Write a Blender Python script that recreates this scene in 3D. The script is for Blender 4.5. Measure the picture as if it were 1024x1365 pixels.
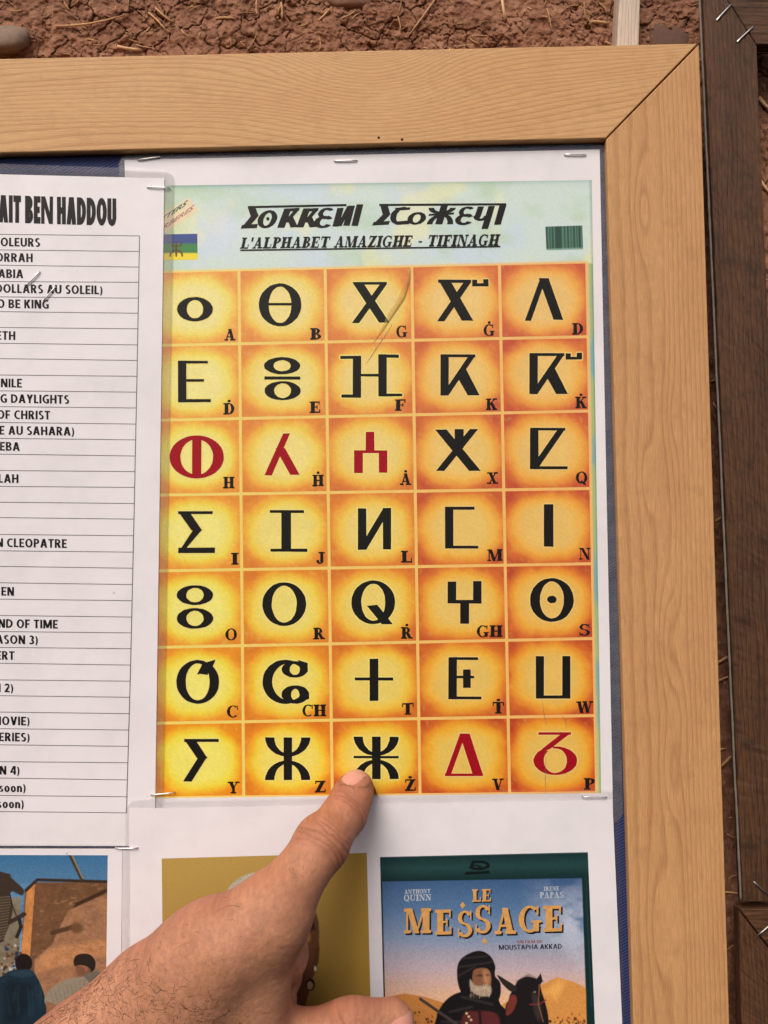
import bpy, math, random
import numpy as np
from mathutils import Matrix, Vector

random.seed(7)
rng = np.random.default_rng(7)
sc = bpy.context.scene
for o in list(bpy.data.objects):
    bpy.data.objects.remove(o)

# ------------------------------------------------------------------ camera, sky, sun, exposure
FPX = 1000.0            # focal length in photograph pixels (1024 wide)
DIST = 0.331            # metres from lens to notice board
TILT = math.radians(1.2)
Z0 = 1.35               # height of the middle of the view above the ground
cam_d = bpy.data.cameras.new('camera')
cam = bpy.data.objects.new('camera', cam_d)
sc.collection.objects.link(cam)
cam_d.sensor_fit = 'HORIZONTAL'
cam_d.sensor_width = 36.0
cam_d.lens = 36.0 * FPX / 1024.0
cam_d.clip_start = 0.01
cam_d.clip_end = 50.0
FWD = np.array([0.0, math.cos(TILT), math.sin(TILT)])
UPV = np.array([0.0, -math.sin(TILT), math.cos(TILT)])
CPOS = np.array([0.0, 0.0, Z0]) - DIST * FWD
cam.location = CPOS
cam.rotation_euler = (math.radians(90) + TILT, 0, 0)
sc.camera = cam

SUN_EL, SUN_AZ = math.radians(47), math.radians(-24)   # azimuth: 0 = straight out of the board, negative = left
world = bpy.data.worlds.new('World')
sc.world = world
world.use_nodes = True
wn = world.node_tree.nodes
wn.clear()
wo = wn.new('ShaderNodeOutputWorld')
bg = wn.new('ShaderNodeBackground')
sky = wn.new('ShaderNodeTexSky')
sky.sky_type = 'NISHITA'
sky.sun_disc = False
sky.sun_elevation = SUN_EL
sky.sun_rotation = math.radians(180) - SUN_AZ
sky.air_density = 1.0
sky.dust_density = 6.0
sky.ozone_density = 0.6
bg.inputs['Strength'].default_value = 0.12
world.node_tree.links.new(sky.outputs[0], bg.inputs['Color'])
world.node_tree.links.new(bg.outputs[0], wo.inputs['Surface'])

sun_d = bpy.data.lights.new('sun', 'SUN')
sun_d.energy = 1.6
sun_d.angle = math.radians(34)
sun_d.color = (1.0, 0.95, 0.91)
sun = bpy.data.objects.new('sun', sun_d)
sc.collection.objects.link(sun)
to_sun = Vector((math.sin(SUN_AZ) * math.cos(SUN_EL), -math.cos(SUN_AZ) * math.cos(SUN_EL), math.sin(SUN_EL)))
sun.rotation_euler = to_sun.to_track_quat('Z', 'Y').to_euler()
sun.location = (0, -1, 3)

sc.view_settings.view_transform = 'Standard'
sc.view_settings.look = 'None'
sc.view_settings.exposure = 0.0
sc.view_settings.gamma = 1.0
sc.view_settings.use_curve_mapping = False
sc.render.engine = 'CYCLES'
sc.cycles.transparent_max_bounces = 16

# ------------------------------------------------------------------ helpers
def P(px, py, h=0.0):
    """a point on the board, given where the photograph shows it; h = millimetres in front of the backing."""
    px = np.asarray(px, float); py = np.asarray(py, float); h = np.asarray(h, float) * 0.001
    a = (px - 512.0) / FPX; b = -(py - 682.5) / FPX
    dy = FWD[1] + b * UPV[1]; dz = FWD[2] + b * UPV[2]
    t = (-h - CPOS[1]) / dy
    return np.stack([a * t + 0 * h, CPOS[1] + dy * t, CPOS[2] + dz * t], -1)

def lin(r, g, b):
    c = np.array([r, g, b], float) / 255.0
    return np.where(c <= 0.04045, c / 12.92, ((c + 0.055) / 1.055) ** 2.4)

KPRINT = 1.12
def ink(r, g, b):
    return np.clip(lin(r, g, b) * KPRINT, 0.0, 0.86)

def c4(c): return (float(c[0]), float(c[1]), float(c[2]), 1.0)

def _hash(ix, iy, seed):
    n = (ix.astype(np.int64) * 374761393 + iy.astype(np.int64) * 668265263 + seed * 1442695041) & 0xFFFFFFFF
    n = ((n ^ (n >> 13)) * 1274126177) & 0xFFFFFFFF
    n = n ^ (n >> 16)
    return (n & 0xFFFFFF) / float(0xFFFFFF)

def vnoise(x, y, seed=0):
    x = np.asarray(x, float); y = np.asarray(y, float)
    ix = np.floor(x); iy = np.floor(y); fx = x - ix; fy = y - iy
    fx = fx * fx * fx * (fx * (fx * 6 - 15) + 10); fy = fy * fy * fy * (fy * (fy * 6 - 15) + 10)
    a = _hash(ix, iy, seed); b = _hash(ix + 1, iy, seed); c = _hash(ix, iy + 1, seed); d = _hash(ix + 1, iy + 1, seed)
    return (a + (b - a) * fx) * (1 - fy) + (c + (d - c) * fx) * fy

def fbm(x, y, seed=0, octaves=4, gain=0.5):
    s = 0; amp = 1; tot = 0
    for i in range(octaves):
        s = s + amp * vnoise(x * 2 ** i + 17.3 * i, y * 2 ** i + 5.1 * i, seed + i); tot += amp; amp *= gain
    return s / tot

def cells(x, y, seed=0):
    """distance to the border between two scattered cells (F2 - F1)"""
    ix = np.floor(x); iy = np.floor(y)
    f1 = np.full(np.shape(x), 9.0); f2 = np.full(np.shape(x), 9.0)
    for dx in (-1, 0, 1):
        for dy in (-1, 0, 1):
            cx = ix + dx; cy = iy + dy
            qx = cx + _hash(cx, cy, seed); qy = cy + _hash(cx, cy, seed + 11)
            d = np.hypot(x - qx, y - qy)
            f2 = np.where(d < f1, f1, np.minimum(f2, d)); f1 = np.minimum(f1, d)
    return f2 - f1, f1

# ---- objects
def root_loc(o):
    while o.parent: o = o.parent
    return Vector(o.location)

def link(o, parent=None):
    sc.collection.objects.link(o)
    if parent is not None:
        o.parent = parent
        if parent.parent is None:
            o.matrix_parent_inverse = Matrix.Translation(-Vector(parent.location))
    return o

def obj(name, verts, faces, mat, parent=None, smooth=False, col=None, attrs=None, origin=None):
    verts = np.asarray(verts, float)
    if parent is None and origin is not None:
        verts = verts - np.asarray(origin, float)
    me = bpy.data.meshes.new(name)
    if isinstance(faces, np.ndarray):
        n, k = faces.shape
        me.vertices.add(len(verts)); me.vertices.foreach_set('co', verts.ravel())
        me.loops.add(n * k); me.loops.foreach_set('vertex_index', faces.ravel().astype(np.int32))
        me.polygons.add(n); me.polygons.foreach_set('loop_start', np.arange(0, n * k, k, dtype=np.int32))
        me.update(calc_edges=True)
    else:
        me.from_pydata([tuple(v) for v in verts], [], [tuple(f) for f in faces]); me.update()
    if smooth:
        me.polygons.foreach_set('use_smooth', np.ones(len(me.polygons), bool))
    if col is not None:
        a = me.color_attributes.new('Col', 'FLOAT_COLOR', 'POINT')
        c = np.ones((len(verts), 4)); c[:, :3] = np.asarray(col).reshape(-1, 3)
        a.data.foreach_set('color', c.ravel())
    for k_, v_ in (attrs or {}).items():
        v_ = np.asarray(v_, float)
        if v_.ndim == 1:
            a = me.attributes.new(k_, 'FLOAT', 'POINT'); a.data.foreach_set('value', v_)
        else:
            a = me.attributes.new(k_, 'FLOAT_VECTOR', 'POINT'); a.data.foreach_set('vector', v_.ravel())
    me.materials.append(mat)
    o = bpy.data.objects.new(name, me)
    if parent is None and origin is not None:
        o.location = origin
    return link(o, parent)

def thing(name, label, cat, loc, group=None):
    o = bpy.data.objects.new(name, None)
    o.empty_display_size = 0.01
    o.location = loc
    sc.collection.objects.link(o)
    return tag(o, label, cat, group)

def tag(o, label, cat, group=None, kind=None):
    if label: o['label'] = label
    if cat: o['category'] = cat
    if group: o['group'] = group
    if kind: o['kind'] = kind
    return o

def grid_faces(nu, nv):
    """nu columns, nv rows of vertices; index = row * nu + column; faces look towards the camera"""
    i = np.arange(nv - 1)[:, None] * nu + np.arange(nu - 1)[None, :]
    i = i.ravel()
    return np.stack([i, i + nu, i + nu + 1, i + 1], -1)

# ---- flat printed shapes, gathered in photograph pixels
class Ink:
    def __init__(s): s.v = []; s.f = []; s.l = []; s.k = 0
    def poly(s, pts):
        b = len(s.v); s.v += [tuple(p) for p in pts]; s.l += [s.k] * len(pts); s.f.append(tuple(range(b, b + len(pts)))); s.k += 1
    def strip(s, A, B):
        b = len(s.v); n = len(A)
        for p, q in zip(A, B): s.v += [tuple(p), tuple(q)]; s.l += [s.k, s.k]
        for i in range(n - 1): s.f.append((b + 2 * i, b + 2 * i + 1, b + 2 * i + 3, b + 2 * i + 2))
        s.k += 1
    def R(s, x0, y0, x1, y1): s.poly([(x0, y0), (x1, y0), (x1, y1), (x0, y1)])
    def L(s, x0, y0, x1, y1, w):
        """slanted stroke cut flat top and bottom (w measured across)"""
        d = math.hypot(x1 - x0, y1 - y0); nx, ny = -(y1 - y0) / d * w / 2, (x1 - x0) / d * w / 2
        s.poly([(x0 + nx, y0 + ny), (x1 + nx, y1 + ny), (x1 - nx, y1 - ny), (x0 - nx, y0 - ny)])
    def V(s, x0, y0, x1, y1, w):
        """slanted stroke with level ends; w = level width"""
        s.poly([(x0 - w / 2, y0), (x0 + w / 2, y0), (x1 + w / 2, y1), (x1 - w / 2, y1)])
    def A(s, cx, cy, rx, ry, ix, iy, a0=0, a1=360, icx=None, n=40):
        t = np.radians(np.linspace(a0, a1, n)); ic = cx if icx is None else icx
        s.strip(np.stack([cx + rx * np.cos(t), cy + ry * np.sin(t)], -1), np.stack([ic + ix * np.cos(t), cy + iy * np.sin(t)], -1))
    def D(s, cx, cy, rx, ry):
        t = np.linspace(0, 2 * math.pi, 25)[:-1]; s.poly(np.stack([cx + rx * np.cos(t), cy + ry * np.sin(t)], -1))
    def add(s, other, fn):
        b = len(s.v); s.v += [fn(x, y) for x, y in other.v]; s.l += [s.k + q for q in other.l]
        s.f += [tuple(b + i for i in f) for f in other.f]; s.k += other.k
    def build(s, name, mat, parent, h, fn=None, jitter=0.0):
        v = np.array([fn(x, y) if fn else (x, y) for x, y in s.v], float)
        if jitter:
            v = v + (np.stack([vnoise(v[:, 0] * .45, v[:, 1] * .45, 5), vnoise(v[:, 0] * .45, v[:, 1] * .45, 9)], -1) - .5) * jitter
        hh = h + np.array(s.l) * 0.0008
        w = P(v[:, 0], v[:, 1], hh)
        # turn every face to the viewer
        out = []
        for f in s.f:
            a = 0
            for i in range(len(f)):
                x0, y0 = v[f[i]]; x1, y1 = v[f[(i + 1) % len(f)]]; a += x0 * y1 - x1 * y0
            out.append(f[::-1] if a > 0 else f)
        return obj(name, w, out, mat, parent)

def crop(ox, oy, sx):
    return lambda x, y: (ox + x / sx, oy + y / sx)

# ---- sans lettering from Blender's own built-in typeface
def sans(text, bold=0.0):
    cu = bpy.data.curves.new('lettering', 'FONT'); cu.body = text; cu.size = 1.0; cu.offset = bold; cu.resolution_u = 4
    t = bpy.data.objects.new('lettering', cu); sc.collection.objects.link(t)
    dg = bpy.context.evaluated_depsgraph_get()
    me = bpy.data.meshes.new_from_object(t.evaluated_get(dg))
    v = np.array([tuple(q.co) for q in me.vertices]); f = [tuple(p.vertices) for p in me.polygons]
    bpy.data.objects.remove(t); bpy.data.curves.remove(cu); bpy.data.meshes.remove(me)
    return v[:, :2], f
CAP = None
def sans_print(name, text, mat, parent, h, right, base, cap, left=None, bold=0.012, slope=0.0, shear=0.0, squeeze=1.0):
    """right edge x, baseline y at the right edge, cap height, all in photograph pixels"""
    global CAP
    if CAP is None: CAP = sans('H')[0][:, 1].max()
    v, f = sans(text, bold)
    x = v[:, 0] - v[:, 0].min(); y = v[:, 1]
    k = cap / CAP
    if left is not None: kx = (right - left) / x.max()
    else: kx = k * squeeze
    px = right + (x - x.max()) * kx
    py = base + (px - right) * slope - y * k
    px = px + shear * y * k
    return obj(name, P(px, py, h), f, mat, parent)

# ---- bold sans lettering, drawn from strokes (unit cap height, y up, T = weight)
def grot_glyph(ch, T):
    g = Ink(); t = T * .82; w = .62
    def bowl(cx, cy, rx, ry, a0, a1): g.A(cx, cy, rx, ry, rx - T, ry - t, a0, a1, n=22)
    if ch == 'A': w = .72; g.V(w / 2 - T * .08, 1, T * .55, 0, T * 1.08); g.V(w / 2 + T * .08, 1, w - T * .55, 0, T * 1.08); g.R(.18, .22, w - .18, .22 + t)
    elif ch == 'B': w = .6; g.R(0, 0, T, 1); g.R(T * .5, 1 - t, .3, 1); g.R(T * .5, .5 - t / 2, .32, .5 + t / 2); g.R(T * .5, 0, .32, t); bowl(.29, .74, .27, .26, -90, 90); bowl(.3, .27, .3, .27, -90, 90)
    elif ch == 'C': w = .6; bowl(.42, .5, .42, .51, 62, 298)
    elif ch == 'D': w = .68; g.R(0, 0, T, 1); g.R(T * .5, 1 - t, .26, 1); g.R(T * .5, 0, .26, t); bowl(.24, .5, .44, .5, -90, 90)
    elif ch == 'E': w = .5; g.R(0, 0, T, 1); g.R(0, 1 - t, w, 1); g.R(0, .5 - t / 2, w * .9, .5 + t / 2); g.R(0, 0, w, t)
    elif ch == 'F': w = .48; g.R(0, 0, T, 1); g.R(0, 1 - t, w, 1); g.R(0, .48 - t / 2, w * .9, .48 + t / 2)
    elif ch == 'G': w = .68; bowl(.43, .5, .43, .51, 58, 300); g.R(w - T, .06, w, .52); g.R(.4, .52 - t, w, .52)
    elif ch == 'H': w = .66; g.R(0, 0, T, 1); g.R(w - T, 0, w, 1); g.R(0, .5 - t / 2, w, .5 + t / 2)
    elif ch == 'I': w = T; g.R(0, 0, T, 1)
    elif ch == 'K': w = .64; g.R(0, 0, T, 1); g.V(w - T * .62, 1, T * 1.1, .46, T * 1.2); g.V(T * 1.3, .56, w - T * .62, 0, T * 1.25)
    elif ch == 'L': w = .46; g.R(0, 0, T, 1); g.R(0, 0, w, t)
    elif ch == 'M': w = .88; g.R(0, 0, T, 1); g.R(w - T, 0, w, 1); g.V(T * .7, 1, w / 2, .06, T * 1.05); g.V(w - T * .7, 1, w / 2, .06, T * 1.05)
    elif ch == 'N':
        k = T if T < .25 else T * .86; w = .68 if T < .25 else .88; g.R(0, 0, k, 1); g.R(w - k, 0, w, 1); g.V(k * .62, 1, w - k * .62, 0, k * 1.2)
    elif ch == 'O': w = .76; bowl(.38, .5, .38, .51, 0, 360)
    elif ch == 'P': w = .57; g.R(0, 0, T, 1); g.R(T * .5, 1 - t, .27, 1); g.R(T * .5, .4, .27, .4 + t); bowl(.26, .7, .31, .3, -90, 90)
    elif ch == 'R': w = .62; g.R(0, 0, T, 1); g.R(T * .5, 1 - t, .27, 1); g.R(T * .5, .42, .3, .42 + t); bowl(.26, .71, .31, .29, -90, 90); g.V(.32, .46, w - T * .6, 0, T * 1.25)
    elif ch == 'S': w = .52; bowl(.27, .735, .26, .275, 40, 270); bowl(.26, .27, .27, .28, -140, 90)
    elif ch == 'T': w = .56; g.R(w / 2 - T / 2, 0, w / 2 + T / 2, 1); g.R(0, 1 - t, w, 1)
    elif ch == 'U': w = .66; g.R(0, .3, T, 1); g.R(w - T, .3, w, 1); bowl(w / 2, .32, w / 2, .33, 180, 360)
    elif ch == 'V': w = .68; g.V(T * .55, 1, w / 2 - T * .05, 0, T * 1.1); g.V(w - T * .55, 1, w / 2 + T * .05, 0, T * 1.1)
    elif ch == 'Y': w = .64; g.V(T * .55, 1, w / 2, .4, T * 1.15); g.V(w - T * .55, 1, w / 2, .4, T * 1.15); g.R(w / 2 - T / 2, 0, w / 2 + T / 2, .46)
    elif ch == '2': w = .52; bowl(.25, .7, .26, .31, -20, 165); g.V(.4, .6, .12, .06, T * 1.25); g.R(0, 0, w, t)
    elif ch == '3': w = .52; bowl(.22, .74, .27, .27, -90, 140); bowl(.22, .27, .3, .28, -140, 90)
    elif ch == '4': w = .58; g.R(.34, 0, .34 + T, 1); g.V(.37, 1, .08, .3, T * .9); g.R(0, .22, w, .22 + t)
    elif ch == '(': w = .26; g.A(.36, .4, .36, .66, .36 - T * .8, .62, 125, 235, n=16)
    elif ch == ')': w = .26; g.A(-.1, .4, .36, .66, .36 - T * .8, .62, -55, 55, n=16)
    elif ch == 's': w = .42; bowl(.21, .52, .2, .2, 40, 270); bowl(.2, .19, .21, .2, -140, 90)
    elif ch == 'o': w = .54; bowl(.27, .35, .27, .37, 0, 360)
    elif ch == 'n': w = .52; g.R(0, 0, T, .7); g.R(w - T, 0, w, .45); bowl(w / 2, .42, w / 2, .3, 0, 180)
    else: w = .2
    return g, w
def grot_print(name, text, mat, parent, h, right, base, cap, left=None, T=.2, slope=0.0, squeeze=1.0, gap=.1):
    """bold sans line ending at x = right with baseline y = base there, photograph pixels"""
    out = Ink(); x = 0
    for ch in text:
        g, w = grot_glyph(ch, T); out.add(g, lambda a, b, x=x: (x + a, b)); x += w + gap
    x -= gap
    kx = (right - left) / x if left is not None else cap * squeeze
    return out.build(name, mat, parent, h, lambda a, b: (right + (a - x) * kx, base + (a - x) * kx * slope - b * cap), .25)

# ---- bold serif lettering, drawn from strokes (unit cap height, y up)
def serif_glyph(ch):
    g = Ink(); T = .30; t = .12; S = .125
    def st(x, top=True, bot=True, w=.42):
        g.R(x - T / 2, 0, x + T / 2, 1)
        if top: g.R(x - w / 2, 1 - S, x + w / 2, 1)
        if bot: g.R(x - w / 2, 0, x + w / 2, S)
    w = .9
    if ch == 'A': g.L(.48, 1, .15, 0, .10); g.V(.47, 1, .74, 0, .27); g.R(.24, .27, .62, .36); g.R(0, 0, .32, S); g.R(.5, 0, .98, S); w = .98
    elif ch == 'B': st(.25, w=.5); g.A(.34, .74, .38, .26, .16, .18, -90, 90); g.A(.34, .27, .46, .27, .22, .19, -90, 90); w = .82
    elif ch == 'C': g.A(.48, .5, .47, .52, .24, .43, 48, 312); g.R(.76, .62, .84, 1); w = .88
    elif ch == 'D': st(.25, w=.5); g.A(.36, .5, .52, .5, .26, .42, -90, 90); w = .9
    elif ch in 'EF':
        st(.25, w=.5); g.R(.25, 1 - S, .78, 1); g.R(.7, .7, .78, 1); g.R(.3, .46, .6, .55); g.R(.55, .36, .62, .66); w = .82
        if ch == 'E': g.R(.25, 0, .82, S); g.R(.74, 0, .82, .32); w = .88
    elif ch == 'G': g.A(.48, .5, .47, .52, .24, .43, 48, 330); g.R(.76, .66, .84, 1); g.R(.62, .02, .86, .44); g.R(.54, .36, .96, .44); w = .98
    elif ch == 'H': st(.25, w=.48); st(.78, w=.48); g.R(.25, .45, .78, .55); w = 1.02
    elif ch == 'I': st(.25, w=.5); w = .5
    elif ch == 'J': g.R(.36, .2, .60, 1); g.R(.24, 1 - S, .72, 1); g.A(.34, .22, .26, .24, .04, .15, 180, 360); g.D(.16, .22, .12, .12); w = .72
    elif ch == 'K': st(.25, w=.48); g.L(.84, 1, .3, .4, .10); g.V(.5, .62, .82, 0, .3); g.R(.62, 1 - S, 1, 1); g.R(.6, 0, 1.04, S); w = 1.02
    elif ch == 'L': st(.25, w=.5); g.R(.25, 0, .8, S); g.R(.72, 0, .8, .38); w = .82
    elif ch == 'M': g.R(.1, 0, .19, 1); g.R(0, 0, .3, S); g.R(0, 1 - S, .3, 1); g.V(.24, 1, .56, 0, .25); g.L(.9, 1, .56, .02, .08); st(.98, w=.44); w = 1.2
    elif ch == 'N': g.R(.1, 0, .19, 1); g.R(0, 0, .32, S); g.R(0, 1 - S, .3, 1); g.V(.24, 1, .8, 0, .27); g.R(.78, 0, .87, 1); g.R(.66, 1 - S, 1, 1); w = 1.0
    elif ch == 'O': g.A(.48, .5, .48, .52, .24, .43); w = .96
    elif ch == 'P': st(.25, w=.5); g.A(.34, .72, .44, .28, .2, .2, -90, 90); w = .8
    elif ch == 'Q': g.A(.48, .5, .48, .52, .24, .43); g.L(.42, .22, .82, -.14, .16); w = .96
    elif ch == 'R': st(.25, w=.5); g.A(.34, .73, .42, .27, .18, .19, -90, 90); g.V(.52, .5, .78, 0, .28); g.R(.62, 0, 1, S); w = .98
    elif ch == 'S': g.A(.4, .74, .34, .27, .14, .19, 20, 270); g.A(.4, .26, .36, .27, .15, .18, -160, 90); g.R(.66, .68, .72, 1); g.R(.06, 0, .12, .34); w = .78
    elif ch == 'T': st(.44, top=False, w=.5); g.R(0, 1 - S, .88, 1); g.R(0, .66, .08, 1); g.R(.8, .66, .88, 1); w = .88
    elif ch == 'U': g.R(.12, .3, .36, 1); g.R(0, 1 - S, .5, 1); g.R(.78, .3, .87, 1); g.R(.64, 1 - S, 1, 1); g.A(.5, .32, .38, .34, .14, .24, 180, 360); w = 1.0
    elif ch == 'V': g.V(.24, 1, .52, 0, .28); g.L(.82, 1, .52, .02, .09); g.R(0, 1 - S, .48, 1); g.R(.64, 1 - S, 1, 1); w = 1.0
    elif ch == 'W': g.V(.2, 1, .44, 0, .26); g.L(.66, 1, .44, .02, .08); g.V(.66, 1, .9, 0, .26); g.L(1.16, 1, .9, .02, .08); g.R(0, 1 - S, .4, 1); g.R(.48, 1 - S, .84, 1); g.R(1, 1 - S, 1.34, 1); w = 1.34
    elif ch == 'X': g.V(.26, 1, .72, 0, .29); g.L(.78, 1, .2, 0, .09); g.R(.02, 1 - S, .5, 1); g.R(.6, 1 - S, .96, 1); g.R(.02, 0, .38, S); g.R(.5, 0, .98, S); w = 1.0
    elif ch == 'Y': g.V(.24, 1, .46, .45, .28); g.L(.8, 1, .5, .45, .09); g.R(.35, 0, .59, .5); g.R(0, 1 - S, .46, 1); g.R(.62, 1 - S, .98, 1); g.R(.24, 0, .7, S); w = .96
    elif ch == 'Z': g.R(.05, 1 - S, .78, 1); g.R(.02, 0, .8, S); g.V(.62, 1, .18, 0, .3); g.R(.05, .72, .13, 1); g.R(.72, 0, .8, .3); w = .82
    elif ch == "'": g.R(.08, .62, .26, 1); w = .28
    elif ch == '-': g.R(.05, .36, .4, .48); w = .46
    elif ch == '.': g.D(.15, .12, .12, .12); w = .3
    else: w = .42
    return g, w

def serif(text, gap=.07):
    out = Ink(); x = 0
    for ch in text:
        g, w = serif_glyph(ch)
        out.add(g, lambda a, b, x=x: (x + a, b)); x += w + gap
    return out, x - gap

def serif_fit(text, x0, y0, x1, y1, cap, shear=0.0):
    """bold serif line whose baseline runs from (x0,y0) to (x1,y1) in the photograph"""
    g, w = serif(text)
    o = Ink(); o.add(g, lambda a, b: (x0 + (x1 - x0) * a / w + shear * b * cap, y0 + (y1 - y0) * a / w - b * cap))
    return o

# ---- painted raster on a dense sheet (printed pictures)
class Print:
    def __init__(s, quad, step):
        """quad: TL, TR, BR, BL in photograph pixels"""
        q = np.array(quad, float)
        s.nu = int(max(np.hypot(*(q[1] - q[0])), np.hypot(*(q[2] - q[3]))) / step) + 2
        s.nv = int(max(np.hypot(*(q[3] - q[0])), np.hypot(*(q[2] - q[1]))) / step) + 2
        u, v = np.meshgrid(np.linspace(0, 1, s.nu), np.linspace(0, 1, s.nv))
        s.u, s.v = u.ravel(), v.ravel()
        p = ((1 - s.u) * (1 - s.v))[:, None] * q[0] + (s.u * (1 - s.v))[:, None] * q[1] + (s.u * s.v)[:, None] * q[2] + ((1 - s.u) * s.v)[:, None] * q[3]
        s.x, s.y = p[:, 0], p[:, 1]
        s.c = np.zeros((len(s.x), 3))
    def mix(s, m, c):
        m = np.clip(m, 0, 1)[:, None]; s.c = s.c * (1 - m) + np.asarray(c) * m
    def poly(s, pts, c, soft=.6, op=1.0):
        pts = np.array(pts, float); d = np.full(len(s.x), 1e9); ins = np.zeros(len(s.x), bool)
        for i in range(len(pts)):
            ax, ay = pts[i]; bx, by = pts[(i + 1) % len(pts)]; ex, ey = bx - ax, by - ay
            t = np.clip(((s.x - ax) * ex + (s.y - ay) * ey) / (ex * ex + ey * ey + 1e-9), 0, 1)
            d = np.minimum(d, np.hypot(s.x - ax - t * ex, s.y - ay - t * ey))
            cr = ((ay > s.y) != (by > s.y)) & (s.x < (bx - ax) * (s.y - ay) / (by - ay + 1e-12) + ax)
            ins ^= cr
        s.mix(op * (.5 + np.where(ins, d, -d) / soft), c)
    def blob(s, pts, c, soft=.8, op=1.0):
        p = np.array(pts, float); out = []; n = len(p)
        for i in range(n):
            a, b, c_, d = p[i - 1], p[i], p[(i + 1) % n], p[(i + 2) % n]
            for t in (0, .25, .5, .75):
                out.append(.5 * (2 * b + (c_ - a) * t + (2 * a - 5 * b + 4 * c_ - d) * t * t + (3 * b - a - 3 * c_ + d) * t ** 3))
        s.poly(out, c, soft, op)
    def ell(s, cx, cy, rx, ry, c, soft=.6, op=1.0):
        r = np.hypot((s.x - cx) / rx, (s.y - cy) / ry); s.mix(op * (.5 + (1 - r) * min(rx, ry) / soft), c)
    def line(s, pts, w, c, soft=.6, op=1.0):
        d = np.full(len(s.x), 1e9)
        for (ax, ay), (bx, by) in zip(pts[:-1], pts[1:]):
            ex, ey = bx - ax, by - ay
            t = np.clip(((s.x - ax) * ex + (s.y - ay) * ey) / (ex * ex + ey * ey + 1e-9), 0, 1)
            d = np.minimum(d, np.hypot(s.x - ax - t * ex, s.y - ay - t * ey))
        s.mix(op * (.5 + (w / 2 - d) / soft), c)
    def grain(s, amt, sc_=1.0, seed=3):
        s.c = s.c * (1 + amt * (fbm(s.x * sc_, s.y * sc_, seed, 2)[:, None] - .5) * 2)
    def build(s, name, mat, parent, h):
        return obj(name, P(s.x, s.y, h), grid_faces(s.nu, s.nv), mat, parent, col=np.clip(s.c, 0, .9))

# ------------------------------------------------------------------ materials
def new_mat(name):
    m = bpy.data.materials.new(name); m.use_nodes = True
    nt = m.node_tree; b = nt.nodes['Principled BSDF']
    return m, nt, b
def plain(name, c, rough=.6, metal=0.0, spec=.5, noise=0.0, nscale=200):
    m, nt, b = new_mat(name)
    b.inputs['Roughness'].default_value = rough; b.inputs['Metallic'].default_value = metal
    b.inputs['Specular IOR Level'].default_value = spec
    n = nt.nodes.new('ShaderNodeTexNoise'); n.inputs['Scale'].default_value = nscale; n.inputs['Detail'].default_value = 4
    tc = nt.nodes.new('ShaderNodeTexCoord'); nt.links.new(tc.outputs['Object'], n.inputs['Vector'])
    mx = nt.nodes.new('ShaderNodeMix'); mx.data_type = 'RGBA'
    mx.inputs['A'].default_value = c4(np.asarray(c) * (1 - noise)); mx.inputs['B'].default_value = c4(np.clip(np.asarray(c) * (1 + noise), 0, 1))
    nt.links.new(n.outputs['Fac'], mx.inputs['Factor']); nt.links.new(mx.outputs['Result'], b.inputs['Base Color'])
    return m
def print_mat(name, rough=.32, spec=.35, speck=.05):
    m, nt, b = new_mat(name)
    a = nt.nodes.new('ShaderNodeAttribute'); a.attribute_name = 'Col'
    n = nt.nodes.new('ShaderNodeTexNoise'); n.inputs['Scale'].default_value = 1800; n.inputs['Detail'].default_value = 2
    tc = nt.nodes.new('ShaderNodeTexCoord'); nt.links.new(tc.outputs['Object'], n.inputs['Vector'])
    mr = nt.nodes.new('ShaderNodeMapRange'); mr.inputs['To Min'].default_value = 1 - speck * 2; mr.inputs['To Max'].default_value = 1 + speck * 2
    nt.links.new(n.outputs['Fac'], mr.inputs['Value'])
    mu = nt.nodes.new('ShaderNodeVectorMath'); mu.operation = 'SCALE'
    nt.links.new(a.outputs['Color'], mu.inputs[0]); nt.links.new(mr.outputs[0], mu.inputs['Scale'])
    nt.links.new(mu.outputs[0], b.inputs['Base Color'])
    b.inputs['Roughness'].default_value = rough; b.inputs['Specular IOR Level'].default_value = spec
    n2 = nt.nodes.new('ShaderNodeTexNoise'); n2.inputs['Scale'].default_value = 55; n2.inputs['Detail'].default_value = 3
    nt.links.new(tc.outputs['Object'], n2.inputs['Vector'])
    bp = nt.nodes.new('ShaderNodeBump'); bp.inputs['Strength'].default_value = .15; bp.inputs['Distance'].default_value = .0006
    nt.links.new(n2.outputs['Fac'], bp.inputs['Height']); nt.links.new(bp.outputs[0], b.inputs['Normal'])
    return m
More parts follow.
